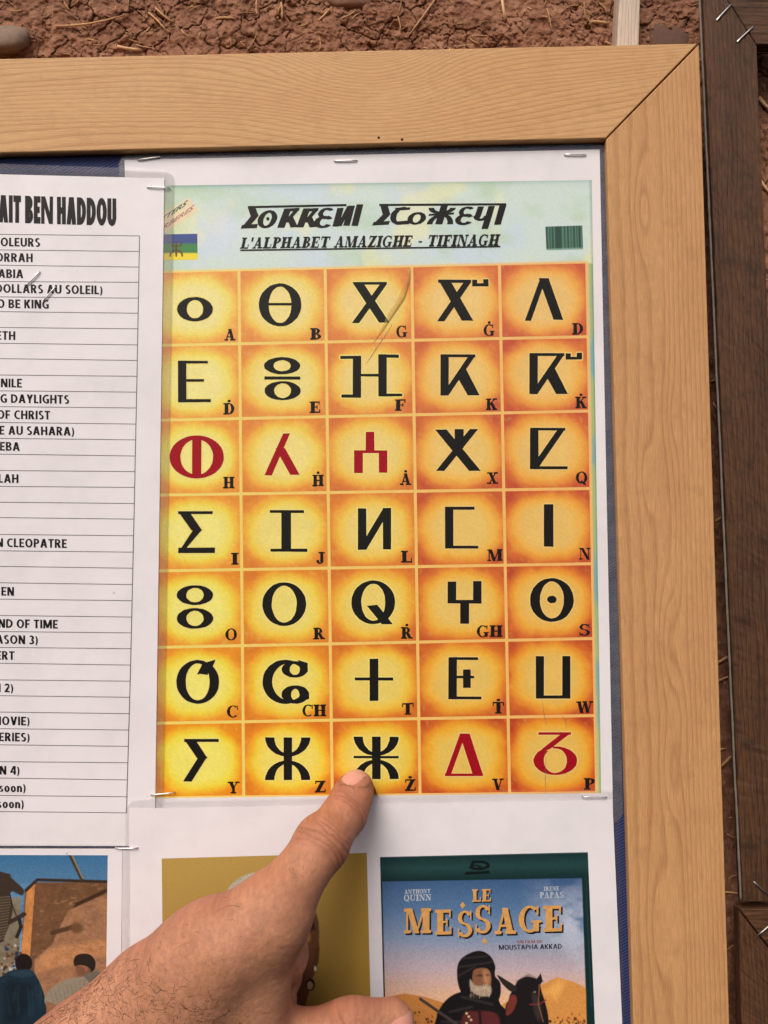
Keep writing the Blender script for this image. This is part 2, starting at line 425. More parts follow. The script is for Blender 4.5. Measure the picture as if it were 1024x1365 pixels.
def paper_mat(name, c):
    m, nt, b = new_mat(name)
    tc = nt.nodes.new('ShaderNodeTexCoord')
    n = nt.nodes.new('ShaderNodeTexNoise'); n.inputs['Scale'].default_value = 28; n.inputs['Detail'].default_value = 6; n.inputs['Roughness'].default_value = .65
    nt.links.new(tc.outputs['Object'], n.inputs['Vector'])
    r = nt.nodes.new('ShaderNodeValToRGB')
    r.color_ramp.elements[0].position = .28; r.color_ramp.elements[0].color = c4(np.array(c) * .90)
    r.color_ramp.elements[1].position = .55; r.color_ramp.elements[1].color = c4(c)
    nt.links.new(n.outputs['Fac'], r.inputs['Fac'])
    # scattered dust specks under the film
    v = nt.nodes.new('ShaderNodeTexVoronoi'); v.inputs['Scale'].default_value = 42; nt.links.new(tc.outputs['Object'], v.inputs['Vector'])
    rr = nt.nodes.new('ShaderNodeValToRGB'); rr.color_ramp.elements[0].position = .018; rr.color_ramp.elements[0].color = (.55, .5, .48, 1)
    rr.color_ramp.elements[1].position = .035; rr.color_ramp.elements[1].color = (1, 1, 1, 1)
    nt.links.new(v.outputs['Distance'], rr.inputs['Fac'])
    mx = nt.nodes.new('ShaderNodeMix'); mx.data_type = 'RGBA'; mx.blend_type = 'MULTIPLY'; mx.inputs['Factor'].default_value = .55
    nt.links.new(r.outputs[0], mx.inputs['A']); nt.links.new(rr.outputs[0], mx.inputs['B']); nt.links.new(mx.outputs['Result'], b.inputs['Base Color'])
    n2 = nt.nodes.new('ShaderNodeTexNoise'); n2.inputs['Scale'].default_value = 35; n2.inputs['Detail'].default_value = 3
    nt.links.new(tc.outputs['Object'], n2.inputs['Vector'])
    bp = nt.nodes.new('ShaderNodeBump'); bp.inputs['Strength'].default_value = .3; bp.inputs['Distance'].default_value = .002
    nt.links.new(n2.outputs['Fac'], bp.inputs['Height']); nt.links.new(bp.outputs[0], b.inputs['Normal'])
    b.inputs['Roughness'].default_value = .35; b.inputs['Specular IOR Level'].default_value = .35
    return m
def film_mat(name, haze=.16, tint=(.55, .55, .58), ior=1.42):
    """clear laminating film: mostly see-through, slightly milky and shiny"""
    m, nt, b = new_mat(name)
    nt.nodes.remove(b); out = nt.nodes['Material Output']
    tr = nt.nodes.new('ShaderNodeBsdfTransparent')
    df = nt.nodes.new('ShaderNodeBsdfDiffuse'); df.inputs['Color'].default_value = c4(tint)
    gl = nt.nodes.new('ShaderNodeBsdfGlossy'); gl.inputs['Roughness'].default_value = .18
    n = nt.nodes.new('ShaderNodeTexNoise'); n.inputs['Scale'].default_value = 160; n.inputs['Detail'].default_value = 5
    tc = nt.nodes.new('ShaderNodeTexCoord'); nt.links.new(tc.outputs['Object'], n.inputs['Vector'])
    mr = nt.nodes.new('ShaderNodeMapRange'); mr.inputs['From Min'].default_value = .3; mr.inputs['From Max'].default_value = .7
    mr.inputs['To Min'].default_value = haze * .75; mr.inputs['To Max'].default_value = haze * 1.25
    nt.links.new(n.outputs['Fac'], mr.inputs['Value'])
    bp = nt.nodes.new('ShaderNodeBump'); bp.inputs['Strength'].default_value = .4; bp.inputs['Distance'].default_value = .0006
    nt.links.new(n.outputs['Fac'], bp.inputs['Height']); nt.links.new(bp.outputs[0], gl.inputs['Normal'])
    m1 = nt.nodes.new('ShaderNodeMixShader'); nt.links.new(mr.outputs[0], m1.inputs[0]); nt.links.new(tr.outputs[0], m1.inputs[1]); nt.links.new(df.outputs[0], m1.inputs[2])
    fr = nt.nodes.new('ShaderNodeFresnel'); fr.inputs['IOR'].default_value = ior
    m2 = nt.nodes.new('ShaderNodeMixShader'); nt.links.new(fr.outputs[0], m2.inputs[0]); nt.links.new(m1.outputs[0], m2.inputs[1]); nt.links.new(gl.outputs[0], m2.inputs[2])
    nt.links.new(m2.outputs[0], out.inputs['Surface'])
    return m
def wood_mat(name, light, mid, dark, fibre=.25, rough=.5, patch=0.0, patchcol=(.02, .02, .02), stripe=1.0, wob=.9):
    """'grain' = growth ring number, 'board' = (along, across, 0) in millimetres"""
    m, nt, b = new_mat(name); N = nt.nodes.new; Lk = nt.links.new
    g = N('ShaderNodeAttribute'); g.attribute_name = 'grain'
    bc = N('ShaderNodeAttribute'); bc.attribute_name = 'board'
    mp = N('ShaderNodeMapping'); mp.inputs['Scale'].default_value = (.05, .45, 1); Lk(bc.outputs['Vector'], mp.inputs['Vector'])
    nz = N('ShaderNodeTexNoise'); nz.inputs['Scale'].default_value = 1.0; nz.inputs['Detail'].default_value = 5; Lk(mp.outputs[0], nz.inputs['Vector'])
    sub = N('ShaderNodeMath'); sub.operation = 'MULTIPLY_ADD'; sub.inputs[1].default_value = wob; Lk(nz.outputs['Fac'], sub.inputs[0]); Lk(g.outputs['Fac'], sub.inputs[2])
    fr = N('ShaderNodeMath'); fr.operation = 'FRACT'; Lk(sub.outputs[0], fr.inputs[0])
    rp = N('ShaderNodeValToRGB'); e = rp.color_ramp.elements
    e[0].position = 0; e[0].color = (0, 0, 0, 1); e[1].position = 1; e[1].color = (.1, .1, .1, 1)
    x = e.new(.55); x.color = (.22, .22, .22, 1); x = e.new(.84); x.color = (1, 1, 1, 1); x = e.new(.93); x.color = (.6, .6, .6, 1)
    Lk(fr.outputs[0], rp.inputs['Fac'])
    # ring strength fades in and out over the board
    mp3 = N('ShaderNodeMapping'); mp3.inputs['Scale'].default_value = (.012, .07, 1); Lk(bc.outputs['Vector'], mp3.inputs['Vector'])
    n3 = N('ShaderNodeTexNoise'); n3.inputs['Scale'].default_value = 1.0; n3.inputs['Detail'].default_value = 3; Lk(mp3.outputs[0], n3.inputs['Vector'])
    st = N('ShaderNodeMapRange'); st.inputs['From Min'].default_value = .3; st.inputs['From Max'].default_value = .7; st.inputs['To Min'].default_value = .3 * stripe; st.inputs['To Max'].default_value = 1.0 * stripe
    Lk(n3.outputs['Fac'], st.inputs['Value'])
    ml = N('ShaderNodeMath'); ml.operation = 'MULTIPLY'; Lk(rp.outputs[0], ml.inputs[0]); Lk(st.outputs[0], ml.inputs[1])
    mx = N('ShaderNodeMix'); mx.data_type = 'RGBA'; mx.inputs['A'].default_value = c4(light); mx.inputs['B'].default_value = c4(dark); Lk(ml.outputs[0], mx.inputs['Factor'])
    # broad tone
    tn = N('ShaderNodeMix'); tn.data_type = 'RGBA'; tn.inputs['B'].default_value = c4(mid); Lk(mx.outputs['Result'], tn.inputs['A'])
    t2 = N('ShaderNodeMapRange'); t2.inputs['From Min'].default_value = .4; t2.inputs['From Max'].default_value = .75; t2.inputs['To Max'].default_value = .65; Lk(n3.outputs['Fac'], t2.inputs['Value']); Lk(t2.outputs[0], tn.inputs['Factor'])
    # fibres
    mp2 = N('ShaderNodeMapping'); mp2.inputs['Scale'].default_value = (.12, 3.2, 1); Lk(bc.outputs['Vector'], mp2.inputs['Vector'])
    nf = N('ShaderNodeTexNoise'); nf.inputs['Scale'].default_value = 1.0; nf.inputs['Detail'].default_value = 6; nf.inputs['Roughness'].default_value = .7; Lk(mp2.outputs[0], nf.inputs['Vector'])
    fm = N('ShaderNodeMapRange'); fm.inputs['From Min'].default_value = .3; fm.inputs['From Max'].default_value = .7; fm.inputs['To Min'].default_value = 1 - fibre; fm.inputs['To Max'].default_value = 1 + fibre * .8; Lk(nf.outputs['Fac'], fm.inputs['Value'])
    sc_ = N('ShaderNodeVectorMath'); sc_.operation = 'SCALE'; Lk(tn.outputs['Result'], sc_.inputs[0]); Lk(fm.outputs[0], sc_.inputs['Scale'])
    last = sc_.outputs[0]
    if patch:
        np_ = N('ShaderNodeTexNoise'); np_.inputs['Scale'].default_value = .09; np_.inputs['Detail'].default_value = 7; np_.inputs['Roughness'].default_value = .7; Lk(bc.outputs['Vector'], np_.inputs['Vector'])
        pr = N('ShaderNodeMapRange'); pr.inputs['From Min'].default_value = .52; pr.inputs['From Max'].default_value = .7; pr.inputs['To Max'].default_value = patch; Lk(np_.outputs['Fac'], pr.inputs['Value'])
        pm = N('ShaderNodeMix'); pm.data_type = 'RGBA'; Lk(pr.outputs[0], pm.inputs['Factor']); Lk(last, pm.inputs['A']); pm.inputs['B'].default_value = c4(patchcol); last = pm.outputs['Result']
    Lk(last, b.inputs['Base Color'])
    bp = N('ShaderNodeBump'); bp.inputs['Strength'].default_value = .5; bp.inputs['Distance'].default_value = .0003; Lk(nf.outputs['Fac'], bp.inputs['Height']); Lk(bp.outputs[0], b.inputs['Normal'])
    b.inputs['Roughness'].default_value = rough; b.inputs['Specular IOR Level'].default_value = .25
    return m

M_PAPER = paper_mat('laminated_paper', (.81, .78, .81))
M_PRINT = print_mat('glossy_print')
M_PRINTM = print_mat('picture_print', .4, .3, .07)
M_BLACK = plain('black_ink', lin(23, 22, 20), .5, spec=.2, noise=.25, nscale=900)
M_TEXT = plain('text_ink', lin(22, 20, 22), .5, spec=.2, noise=.2, nscale=900)
M_RULE = plain('rule_ink', lin(88, 84, 88), .5, noise=.2)
M_RED = plain('red_ink', lin(158, 12, 30), .5, spec=.2, noise=.18, nscale=900)
M_FILM = film_mat('laminating_film', .15, (.56, .57, .62))
M_FILM2 = film_mat('laminating_film_thin', .07, (.80, .74, .73), 1.3)
M_FILM3 = film_mat('laminating_film_clear', .03, (.86, .83, .83), 1.2)
M_STEEL = plain('staple_steel', (.82, .80, .79), .36, 1.0, noise=.15, nscale=600)
M_OLDSTEEL = plain('dull_staple_steel', (.42, .40, .38), .4, 1.0, noise=.25, nscale=600)
M_PINE = wood_mat('pine_board', lin(210, 165, 114), lin(202, 154, 103), lin(170, 120, 76), .2, .5, .25, lin(166, 122, 82), wob=.35, stripe=.95)
M_PINE2 = wood_mat('pine_board_stile', lin(204, 155, 105), lin(192, 142, 95), lin(146, 98, 62), .26, .5, .25, lin(150, 104, 70), wob=.25, stripe=.75)
M_DARKWOOD = wood_mat('dark_stained_wood', lin(96, 65, 43), lin(70, 48, 35), lin(46, 32, 24), .75, .6, .7, lin(38, 32, 29))
M_GREYWOOD = wood_mat('weathered_wood', lin(214, 196, 178), lin(190, 170, 152), lin(150, 128, 112), .3, .7)

# ------------------------------------------------------------------ the mud wall
WALL_H = -24.0
def wall_height(px, py):
    f, f1 = cells(px / 34 + 1.1 * fbm(px / 30, py / 30, 31, 3), py / 30 + 1.1 * fbm(px / 30, py / 30, 41, 3), 3)
    crack = np.exp(-(f / .026) ** 2) * (fbm(px / 60, py / 60, 77, 2) > .47)
    g, g1 = cells(px / 13 + fbm(px / 12, py / 12, 35, 3), py / 12 + fbm(px / 12, py / 12, 45, 3), 8)
    crack2 = np.exp(-(g / .05) ** 2) * np.clip((fbm(px / 45, py / 45, 57, 2) - .5) * 8, 0, 1)
    h = 4.0 * (fbm(px / 90, py / 80, 1, 4) - .5) + 3.0 * (fbm(px / 26, py / 22, 5, 4, .5) - .5) + 2.0 * (fbm(px / 7, py / 7, 9, 4, .62) - .5)
    rough = np.clip((fbm(px / 60, py / 50, 15, 2) - .42) * 4, 0, 1)
    h = h + rough * 1.3 * (.5 - np.abs(fbm(px / 10, py / 10, 19, 3) - .5) * 4) * .6
    return h - 2.0 * crack - 1.0 * crack2, crack, crack2
xs = np.concatenate([np.linspace(-420, -30, 60)[:-1], np.arange(-30, 1060, 1.3), np.linspace(1060, 1480, 60)[1:]])
ys = np.concatenate([np.linspace(-420, -25, 60)[:-1], np.arange(-25, 110, 1.2), np.linspace(110, 1440, 420)[1:], np.linspace(1440, 1800, 30)[1:]])
X, Y = np.meshgrid(xs, ys); x, y = X.ravel(), Y.ravel()
hh, ck, ck2 = wall_height(x, y)
tone = fbm(x / 40, y / 36, 61, 4)[:, None]; fine = fbm(x / 4, y / 4, 71, 3)[:, None]
colw = lin(132, 90, 70) * (1 - tone) + lin(156, 112, 88) * tone
colw = colw * (.72 + .56 * fine) * .93
pale = np.clip((fbm(x / 14, y / 14, 83, 4) - .58) * 5, 0, 1)[:, None]
colw = colw * (1 - .5 * pale) + lin(176, 132, 104) * .5 * pale
m, nt, b = new_mat('dry_mud')
a = nt.nodes.new('ShaderNodeAttribute'); a.attribute_name = 'Col'
nn = nt.nodes.new('ShaderNodeTexNoise'); nn.inputs['Scale'].default_value = 1500; nn.inputs['Detail'].default_value = 5
tc = nt.nodes.new('ShaderNodeTexCoord'); nt.links.new(tc.outputs['Object'], nn.inputs['Vector'])
mr = nt.nodes.new('ShaderNodeMapRange'); mr.inputs['To Min'].default_value = .6; mr.inputs['To Max'].default_value = 1.4; nt.links.new(nn.outputs['Fac'], mr.inputs['Value'])
sv = nt.nodes.new('ShaderNodeVectorMath'); sv.operation = 'SCALE'; nt.links.new(a.outputs['Color'], sv.inputs[0]); nt.links.new(mr.outputs[0], sv.inputs['Scale'])
nt.links.new(sv.outputs[0], b.inputs['Base Color']); b.inputs['Roughness'].default_value = .95; b.inputs['Specular IOR Level'].default_value = .15
bp = nt.nodes.new('ShaderNodeBump'); bp.inputs['Strength'].default_value = .7; bp.inputs['Distance'].default_value = .0006; nt.links.new(nn.outputs['Fac'], bp.inputs['Height']); nt.links.new(bp.outputs[0], b.inputs['Normal'])
M_MUD = m
wall = obj('mud_wall', P(x, y, WALL_H + hh), grid_faces(len(xs), len(ys)), M_MUD, smooth=True, col=colw, origin=P(512, 1800, WALL_H))
tag(wall, 'rough cracked reddish brown mud and straw wall behind the frames', 'wall')

def wall_h1(px, py):
    return float(WALL_H + wall_height(np.array([px], float), np.array([py], float))[0][0])

# ---- tubes (straw, cords, staples, hairs)
def tube(points, radii, sides=6):
    """points in metres, radii in metres -> verts, faces"""
    p = np.asarray(points, float); n = len(p); r = np.broadcast_to(np.asarray(radii, float), (n,))
    d = np.gradient(p, axis=0); d /= np.linalg.norm(d, axis=1)[:, None] + 1e-12
    ref = np.array([.31, .87, .39])
    s = np.cross(d, ref); s /= np.linalg.norm(s, axis=1)[:, None]; u = np.cross(d, s)
    t = np.linspace(0, 2 * math.pi, sides, endpoint=False)
    v = p[:, None, :] + r[:, None, None] * (np.cos(t)[None, :, None] * s[:, None, :] + np.sin(t)[None, :, None] * u[:, None, :])
    v = v.reshape(-1, 3); f = []
    for i in range(n - 1):
        for k in range(sides):
            a, b_ = i * sides + k, i * sides + (k + 1) % sides
            f.append((a, b_, b_ + sides, a + sides))
    f.append(tuple(range(sides))[::-1]); f.append(tuple((n - 1) * sides + k for k in range(sides)))
    return v, f
class Mesh:
    def __init__(s): s.v = []; s.f = []; s.n = 0; s.c = []
    def add(s, v, f, c=None):
        v = np.asarray(v); s.v.append(v); s.f += [tuple(i + s.n for i in q) for q in f]; s.n += len(v)
        if c is not None: s.c.append(np.tile(np.asarray(c), (len(v), 1)))
    def build(s, name, mat, parent=None, smooth=True, origin=None):
        return obj(name, np.concatenate(s.v), s.f, mat, parent, smooth, col=np.concatenate(s.c) if s.c else None, origin=origin)

M_STRAW = print_mat('dry_straw', .7, .2, .12)
st = Mesh()
def add_straw(cx, cy, L_, ang, r, c, bend=0.0, lift=.5):
    t = np.linspace(-.5, .5, 5)
    px = cx + L_ * t * math.cos(ang) - bend * (t * t - .1) * math.sin(ang) * L_
    py = cy + L_ * t * math.sin(ang) + bend * (t * t - .1) * math.cos(ang) * L_
    hb = wall_height(px, py)[0]
    h = WALL_H + .5 * hb + .5 * hb.max() + lift
    v, f = tube(P(px, py, h), r * .001 * np.array([.7, 1, 1, 1, .6]), 5)
    st.add(v, f, c)
for i in range(560):
    z = random.random()
    if z < .72: cx, cy = random.uniform(-40, 945), random.uniform(-35, 92)
    elif z < .86: cx, cy = random.uniform(930, 1000), random.uniform(300, 1365)
    else: cx, cy = random.uniform(1005, 1060), random.uniform(50, 420)
    Lq = random.choice([4, 5, 6, 7, 9, 11, 14, 20, 30]) * random.uniform(.7, 1.2)
    k = random.uniform(.55, 1.0)
    c = (lin(206, 160, 112) if random.random() < .55 else lin(150, 104, 74)) * k
    add_straw(cx, cy, Lq, random.uniform(0, math.pi), random.uniform(.16, .42), c, random.uniform(-.5, .5), random.uniform(-.3, .6))
for q in [(565, 20, 70, 2.2, .4), (118, 30, 90, -.15, .45), (672, 12, 28, 1.4, .7), (840, 60, 40, 2.0, .5), (820, 62, 30, .5, .4), (376, 14, 22, 1.5, .6), (218, 20, 30, .7, .45), (210, 28, 34, .8, .4),
          (300, 24, 26, 0, .6), (432, 20, 22, -.8, .5), (800, 30, 24, .1, .8), (962, 880, 34, -.5, .8), (965, 905, 40, -.4, .6), (958, 505, 22, -.3, .6), (956, 545, 20, 1.0, .5), (962, 690, 20, -.5, .6), (955, 1000, 26, -.2, .6), (975, 1190, 24, .1, .5), (968, 1015, 20, -.8, .8)]:
    add_straw(*q[:4], q[4], lin(214, 166, 118) * random.uniform(.75, 1), random.uniform(-.2, .2), .7)
straw = st.build('straw', M_STRAW, origin=P(512, 40, WALL_H))
tag(straw, 'loose chopped straw flecks sticking out of the mud wall', 'straw', kind='stuff')

M_TWIG = plain('pale_straw_stalk', lin(214, 170, 126), .6, noise=.2, nscale=300)
def stalk(pts, r, label):
    p = np.array([P(a, b_, wall_h1(a, b_) + 1.2) for a, b_ in pts])
    v, f = tube(p, r * .001, 7)
    tag(obj('straw_stalk', v, f, M_TWIG, smooth=True, origin=p[len(p) // 2]), label, 'straw', 'thick straw stalks in the wall')
stalk([(156, 62), (166, 64), (178, 66), (190, 67)], .75, 'short pale straw stalk lying level just above the pine board')
stalk([(669, -3), (671, 12), (673, 26)], .6, 'upright pale straw stalk hanging from the upper picture edge')
stalk([(1012, 130), (1020, 140), (1034, 152)], .8, 'pale stalk in the opening of the tall dark frame, higher of two')
stalk([(1012, 238), (1020, 250), (1034, 266)], .7, 'pale stalk in the opening of the tall dark frame, lower of two')

# ---- stones
def stone(name, cx, cy, rx, ry, hz, c, label, cat='stone', seed=1, ang=0.0, sink=1.0):
    nu, nv = 40, 20
    a, e = np.meshgrid(np.linspace(0, 2 * math.pi, nu, endpoint=False), np.linspace(-math.pi / 2, math.pi / 2, nv))
    a, e = a.ravel(), e.ravel()
    k = 1 + .16 * (fbm(np.cos(a) * 1.2 + 5, np.sin(a) * 1.2 + e, seed, 3) - .5) * 2
    sx = np.sign(np.cos(a)) * np.abs(np.cos(a)) ** .85; sy = np.sign(np.sin(a)) * np.abs(np.sin(a)) ** .85
    lx = rx * k * np.cos(e) * sx; ly = ry * k * np.cos(e) * sy
    px = cx + lx * math.cos(ang) - ly * math.sin(ang); py = cy + lx * math.sin(ang) + ly * math.cos(ang)
    h = WALL_H - sink + hz * np.sin(e) + .25 * (fbm(px / 3, py / 3, seed + 3, 3) - .5)
    f = []
    for i in range(nv - 1):
        for j in range(nu):
            f.append((i * nu + j, i * nu + (j + 1) % nu, (i + 1) * nu + (j + 1) % nu, (i + 1) * nu + j))
    mt = plain(name + '_surface', c, .85, noise=.35, nscale=420)
    tag(obj(name, P(px, py, h), f, mt, smooth=True, origin=P(cx, cy, WALL_H)), label, cat, 'stones set in the mud wall')
stone('stone', 6, 53, 34, 21, 9, lin(126, 104, 88), 'smooth grey brown pebble at the left end above the pine board', seed=2)
stone('stone', 466, -2, 34, 14, 3.5, lin(124, 86, 67), 'mud coated stone half hidden above the middle of the pine board', seed=5)
stone('stone', 884, 56, 40, 32, 2.6, lin(100, 72, 58), 'dark angular stone between grey slat and dark frame', seed=9, ang=.4)

# ------------------------------------------------------------------ boards
def board(name, quad, h_front, thick, mat, parent, grain_fn, along='u', edge=1.6, drop=.5, nu=260, nv=44, rough=0.0):
    """a plank: quad TL,TR,BR,BL in photograph pixels on its front; bevelled edges and solid sides"""
    q = [P(a, b_, h_front) for a, b_ in quad]; q = np.array(q)
    Lu = np.linalg.norm(q[1] - q[0]) * 1000; Lv = np.linalg.norm(q[3] - q[0]) * 1000
    def ax(n, L_):
        e = edge * .33 / L_
        return np.concatenate([[0, e * .45, e], np.linspace(e, 1 - e, n)[1:-1], [1 - e, 1 - e * .45, 1]])
    us, vs = ax(nu, Lu), ax(nv, Lv)
    U, V = np.meshgrid(us, vs); u, v = U.ravel(), V.ravel()
    p = ((1 - u) * (1 - v))[:, None] * q[0] + (u * (1 - v))[:, None] * q[1] + (u * v)[:, None] * q[2] + ((1 - u) * v)[:, None] * q[3]
    # rounded arris
    du = np.minimum(u, 1 - u) * Lu; dv = np.minimum(v, 1 - v) * Lv; d = np.minimum(du, dv); e = edge * .33
    k = np.clip(1 - d / e, 0, 1); drp = drop * k * k
    pp = p.copy(); pp[:, 1] += drp * .001
    if rough:
        pp[:, 1] += rough * .001 * (fbm(u * Lu * .05, v * Lv * .6, 3, 3) - .5)
    N = len(pp); nU, nV = len(us), len(vs)
    f = [tuple(r) for r in grid_faces(nU, nV)]
    ring = list(range(nU)) + [i * nU + nU - 1 for i in range(1, nV)] + [(nV - 1) * nU + j for j in range(nU - 2, -1, -1)] + [i * nU for i in range(nV - 2, 0, -1)]
    back = pp[ring].copy(); back[:, 1] = -(h_front - thick) * .001
    allv = np.concatenate([pp, back]); n = len(ring)
    for i in range(n):
        j = (i + 1) % n
        f.append((ring[i], ring[j], N + j, N + i))
    f.append(tuple(N + i for i in range(n)))
    dirA = (q[1] - q[0] + q[2] - q[3]) if along == 'u' else (q[3] - q[0] + q[2] - q[1])
    dirA /= np.linalg.norm(dirA); dirB = np.cross(dirA, [0, 1, 0]); dirB = -dirB if dirB @ (q[3] - q[0] if along == 'u' else q[1] - q[0]) < 0 else dirB
    al = (p - q[0]) @ dirA * 1000; ac = (p - q[0]) @ dirB * 1000
    al = al - al.min(); ac = ac - ac.min()
    if along == 'u': u, v = al / al.max(), ac / ac.max()
    else: v, u = al / al.max(), ac / ac.max()
    gr = grain_fn(al, ac, u, v)
    gr = np.concatenate([gr, gr[ring]]); bcv = np.stack([al, ac, 0 * al], -1)
    bb = bcv[ring].copy(); bb[:, 1] += thick
    return obj(name, allv, f, mat, parent, False, attrs={'grain': gr, 'board': np.concatenate([bcv, bb])})

notice = thing('notice_board', 'pine framed notice board covered in navy cloth and laminated sheets', 'notice board', P(380, 1500, 0))
H_PINE = 4.2
# top rail: (-160..932) outer edge, mitred; pixel coordinates recovered from along/across
def grain_top(al, ac, u, v):
    x = -170 + u * 1100; y = 58 + v * 128
    f = y * 1.0 + 6 * (fbm(x / 230, y / 70, 4, 2) - .5) * 2 + 11 * (fbm(x / 900, y / 38, 14, 2) - .5) * 2 + 1.0 * (fbm(x / 40, y / 40, 8, 2) - .5)
    dip = 85 * np.exp(-((x - 492) / 105) ** 2) * np.exp(-np.clip(y - 62, 0, 200) / 62) + 14 * np.exp(-((x - 860) / 160) ** 2) * np.exp(-np.clip(y - 62, 0, 200) / 40)
    slope = -.10 * np.clip(x - 560, 0, 400) * np.exp(-((y - 120) / 70) ** 2) * -1
    left = 10 * np.sin((x + 60) / 130.0) * np.exp(-((y - 140) / 60) ** 2)
    return (f - dip + slope + left) / 7.2
def grain_stile(al, ac, u, v):
    x = u * 126; y = v * 1300
    a = np.where(x < 70, x / 19.0, 70 / 19.0 + (x - 70) / 7.0)
    loose = np.clip((84 - x) / 40, 0, 1)
    xs_ = x + (1.2 + 4.5 * loose) * (fbm(y / 190, x / 70, 6, 3) - .5) * 2 + (.35 + 1.3 * loose) * (fbm(y / 28, x / 20, 12, 2) - .5) * 2
    a = np.where(xs_ < 70, xs_ / 19.0, 70 / 19.0 + (xs_ - 70) / 6.2)
    for cx, cy, w, l, amp in ((44, 215, 12, 60, 1.8), (64, 770, 16, 70, 2.4), (40, 560, 10, 46, 1.2), (60, 930, 14, 60, 1.6), (74, 480, 10, 50, 1.3), (36, 1130, 14, 80, 1.4)):
        a = a + amp * np.exp(-((x - cx) / w) ** 2 - ((y - cy) / l) ** 2)
    return a
board('frame_rail', [(-170, 81.5), (931, 57.2), (807.4, 184.2), (-170, 207.8)], H_PINE, 20, M_PINE, notice, grain_top, 'u', nu=360, nv=60)
board('frame_stile', [(808.6, 185.4), (932.4, 58.6), (974.6, 1420), (846.6, 1420)], H_PINE, 20, M_PINE2, notice, grain_stile, 'v', nu=60, nv=420)
# cloth backing
m, nt, b = new_mat('navy_twill')
tc = nt.nodes.new('ShaderNodeTexCoord')
mp = nt.nodes.new('ShaderNodeMapping'); mp.inputs['Rotation'].default_value = (0, math.radians(28), 0); nt.links.new(tc.outputs['Object'], mp.inputs['Vector'])
wv = nt.nodes.new('ShaderNodeTexWave'); wv.bands_direction = 'Z'; wv.inputs['Scale'].default_value = 260; wv.inputs['Distortion'].default_value = .6; nt.links.new(mp.outputs[0], wv.inputs['Vector'])
mx = nt.nodes.new('ShaderNodeMix'); mx.data_type = 'RGBA'; mx.inputs['A'].default_value = c4(lin(24, 35, 80)); mx.inputs['B'].default_value = c4(lin(34, 50, 108)); nt.links.new(wv.outputs['Fac'], mx.inputs['Factor'])
nt.links.new(mx.outputs['Result'], b.inputs['Base Color']); b.inputs['Roughness'].default_value = .7
bp = nt.nodes.new('ShaderNodeBump'); bp.inputs['Strength'].default_value = .6; bp.inputs['Distance'].default_value = .0004; nt.links.new(wv.outputs['Fac'], bp.inputs['Height']); nt.links.new(bp.outputs[0], b.inputs['Normal'])
M_NAVY = m
def slab(name, quad, h, thick, mat, parent, round_r=0.0, n=6):
    """thin flat sheet with thickness; rounded corners if asked (pixels)"""
    pts = []
    q = np.array(quad, float)
    for i in range(len(q)):
        a, c, b_ = q[i - 1], q[i], q[(i + 1) % len(q)]
        if round_r:
            d1 = (a - c) / np.linalg.norm(a - c); d2 = (b_ - c) / np.linalg.norm(b_ - c)
            ctr = c + (d1 + d2) * round_r
            for t in np.linspace(0, 1, n):
                ang = t * math.pi / 2
                pts.append(ctr - d2 * round_r * math.cos(ang) - d1 * round_r * math.sin(ang))
        else: pts.append(c)
    pts = np.array(pts)
    f = P(pts[:, 0], pts[:, 1], h); bk = f.copy(); bk[:, 1] += thick * .001
    k = len(pts); v = np.concatenate([f, bk])
    faces = [tuple(range(k))[::-1], tuple(k + i for i in range(k))] + [(i, (i + 1) % k, k + (i + 1) % k, k + i) for i in range(k)]
    return obj(name, v, faces, mat, parent)
slab('cloth_backing', [(-170, 196), (812, 176), (850, 1420), (-170, 1420)], 0, 6, M_NAVY, notice)
# two small nail heads at the inner edge of the rail
M_NAIL = plain('rusty_nail', lin(70, 58, 48), .6, .6, noise=.3)
for nx, ny in ((505, 183.5), (536, 186.0)):
    nv_, nf_ = tube(np.array([P(nx, ny, H_PINE - 3), P(nx, ny, H_PINE + .2)]), .0006, 8)
    obj('nail', nv_, nf_, M_NAIL, notice)

# ------------------------------------------------------------------ weathered slat behind the frame
slat = board('wooden_slat', [(829, -60), (856, -60), (851, 90), (821, 90)], -9, 9, M_GREYWOOD, None, lambda al, ac, u, v: ac / 1.6 + .6 * (fbm(al / 20, ac / 3, 3, 3)), 'v', nu=20, nv=60)
tag(slat, 'narrow bleached grey wooden slat poking up behind pine rail', 'slat')

# ------------------------------------------------------------------ dark stained frames
M_CORD = plain('grey_twisted_cord', lin(116, 108, 100), .8, noise=.35, nscale=900)
H_DARK = -3.0
def grain_dark(al, ac, u, v):
    return ac / 2.2 + 1.5 * (fbm(al / 40, ac / 8, 3, 3) - .5)
def wire_staple(name, cx, cy, ang, length, h, mat, parent, r=.33):
    """flat crown lying on the surface, both ends bent in"""
    L2 = length / 2; ca, sa = math.cos(ang), math.sin(ang)
    prof = [(-L2, -2.5), (-L2, -.2), (-L2 + .9, .28), (-L2 * .4, .36), (L2 * .4, .36), (L2 - .9, .28), (L2, -.2), (L2, -2.5)]
    pts = np.array([P(cx + a * ca, cy + a * sa, h + z) for a, z in prof])
    v, f = tube(pts, r * .001, 8)
    return obj(name, v, f, mat, parent, True)
dark = thing('dark_frame', 'tall dark stained wooden frame with mitred top corner and staples', 'frame', P(1000, 1203, H_DARK))
board('frame_rail', [(938, -52), (1300, -52), (1300, 59), (1009, 59)], H_DARK, 5, M_DARKWOOD, dark, grain_dark, 'u', nu=80, nv=30, rough=.6)
board('frame_stile', [(935.5, -52), (1009, 60.5), (1056, 1203), (991, 1203)], H_DARK, 5, M_DARKWOOD, dark, grain_dark, 'v', nu=30, nv=200, rough=.6)
ys_ = np.linspace(-40, 1200, 160)
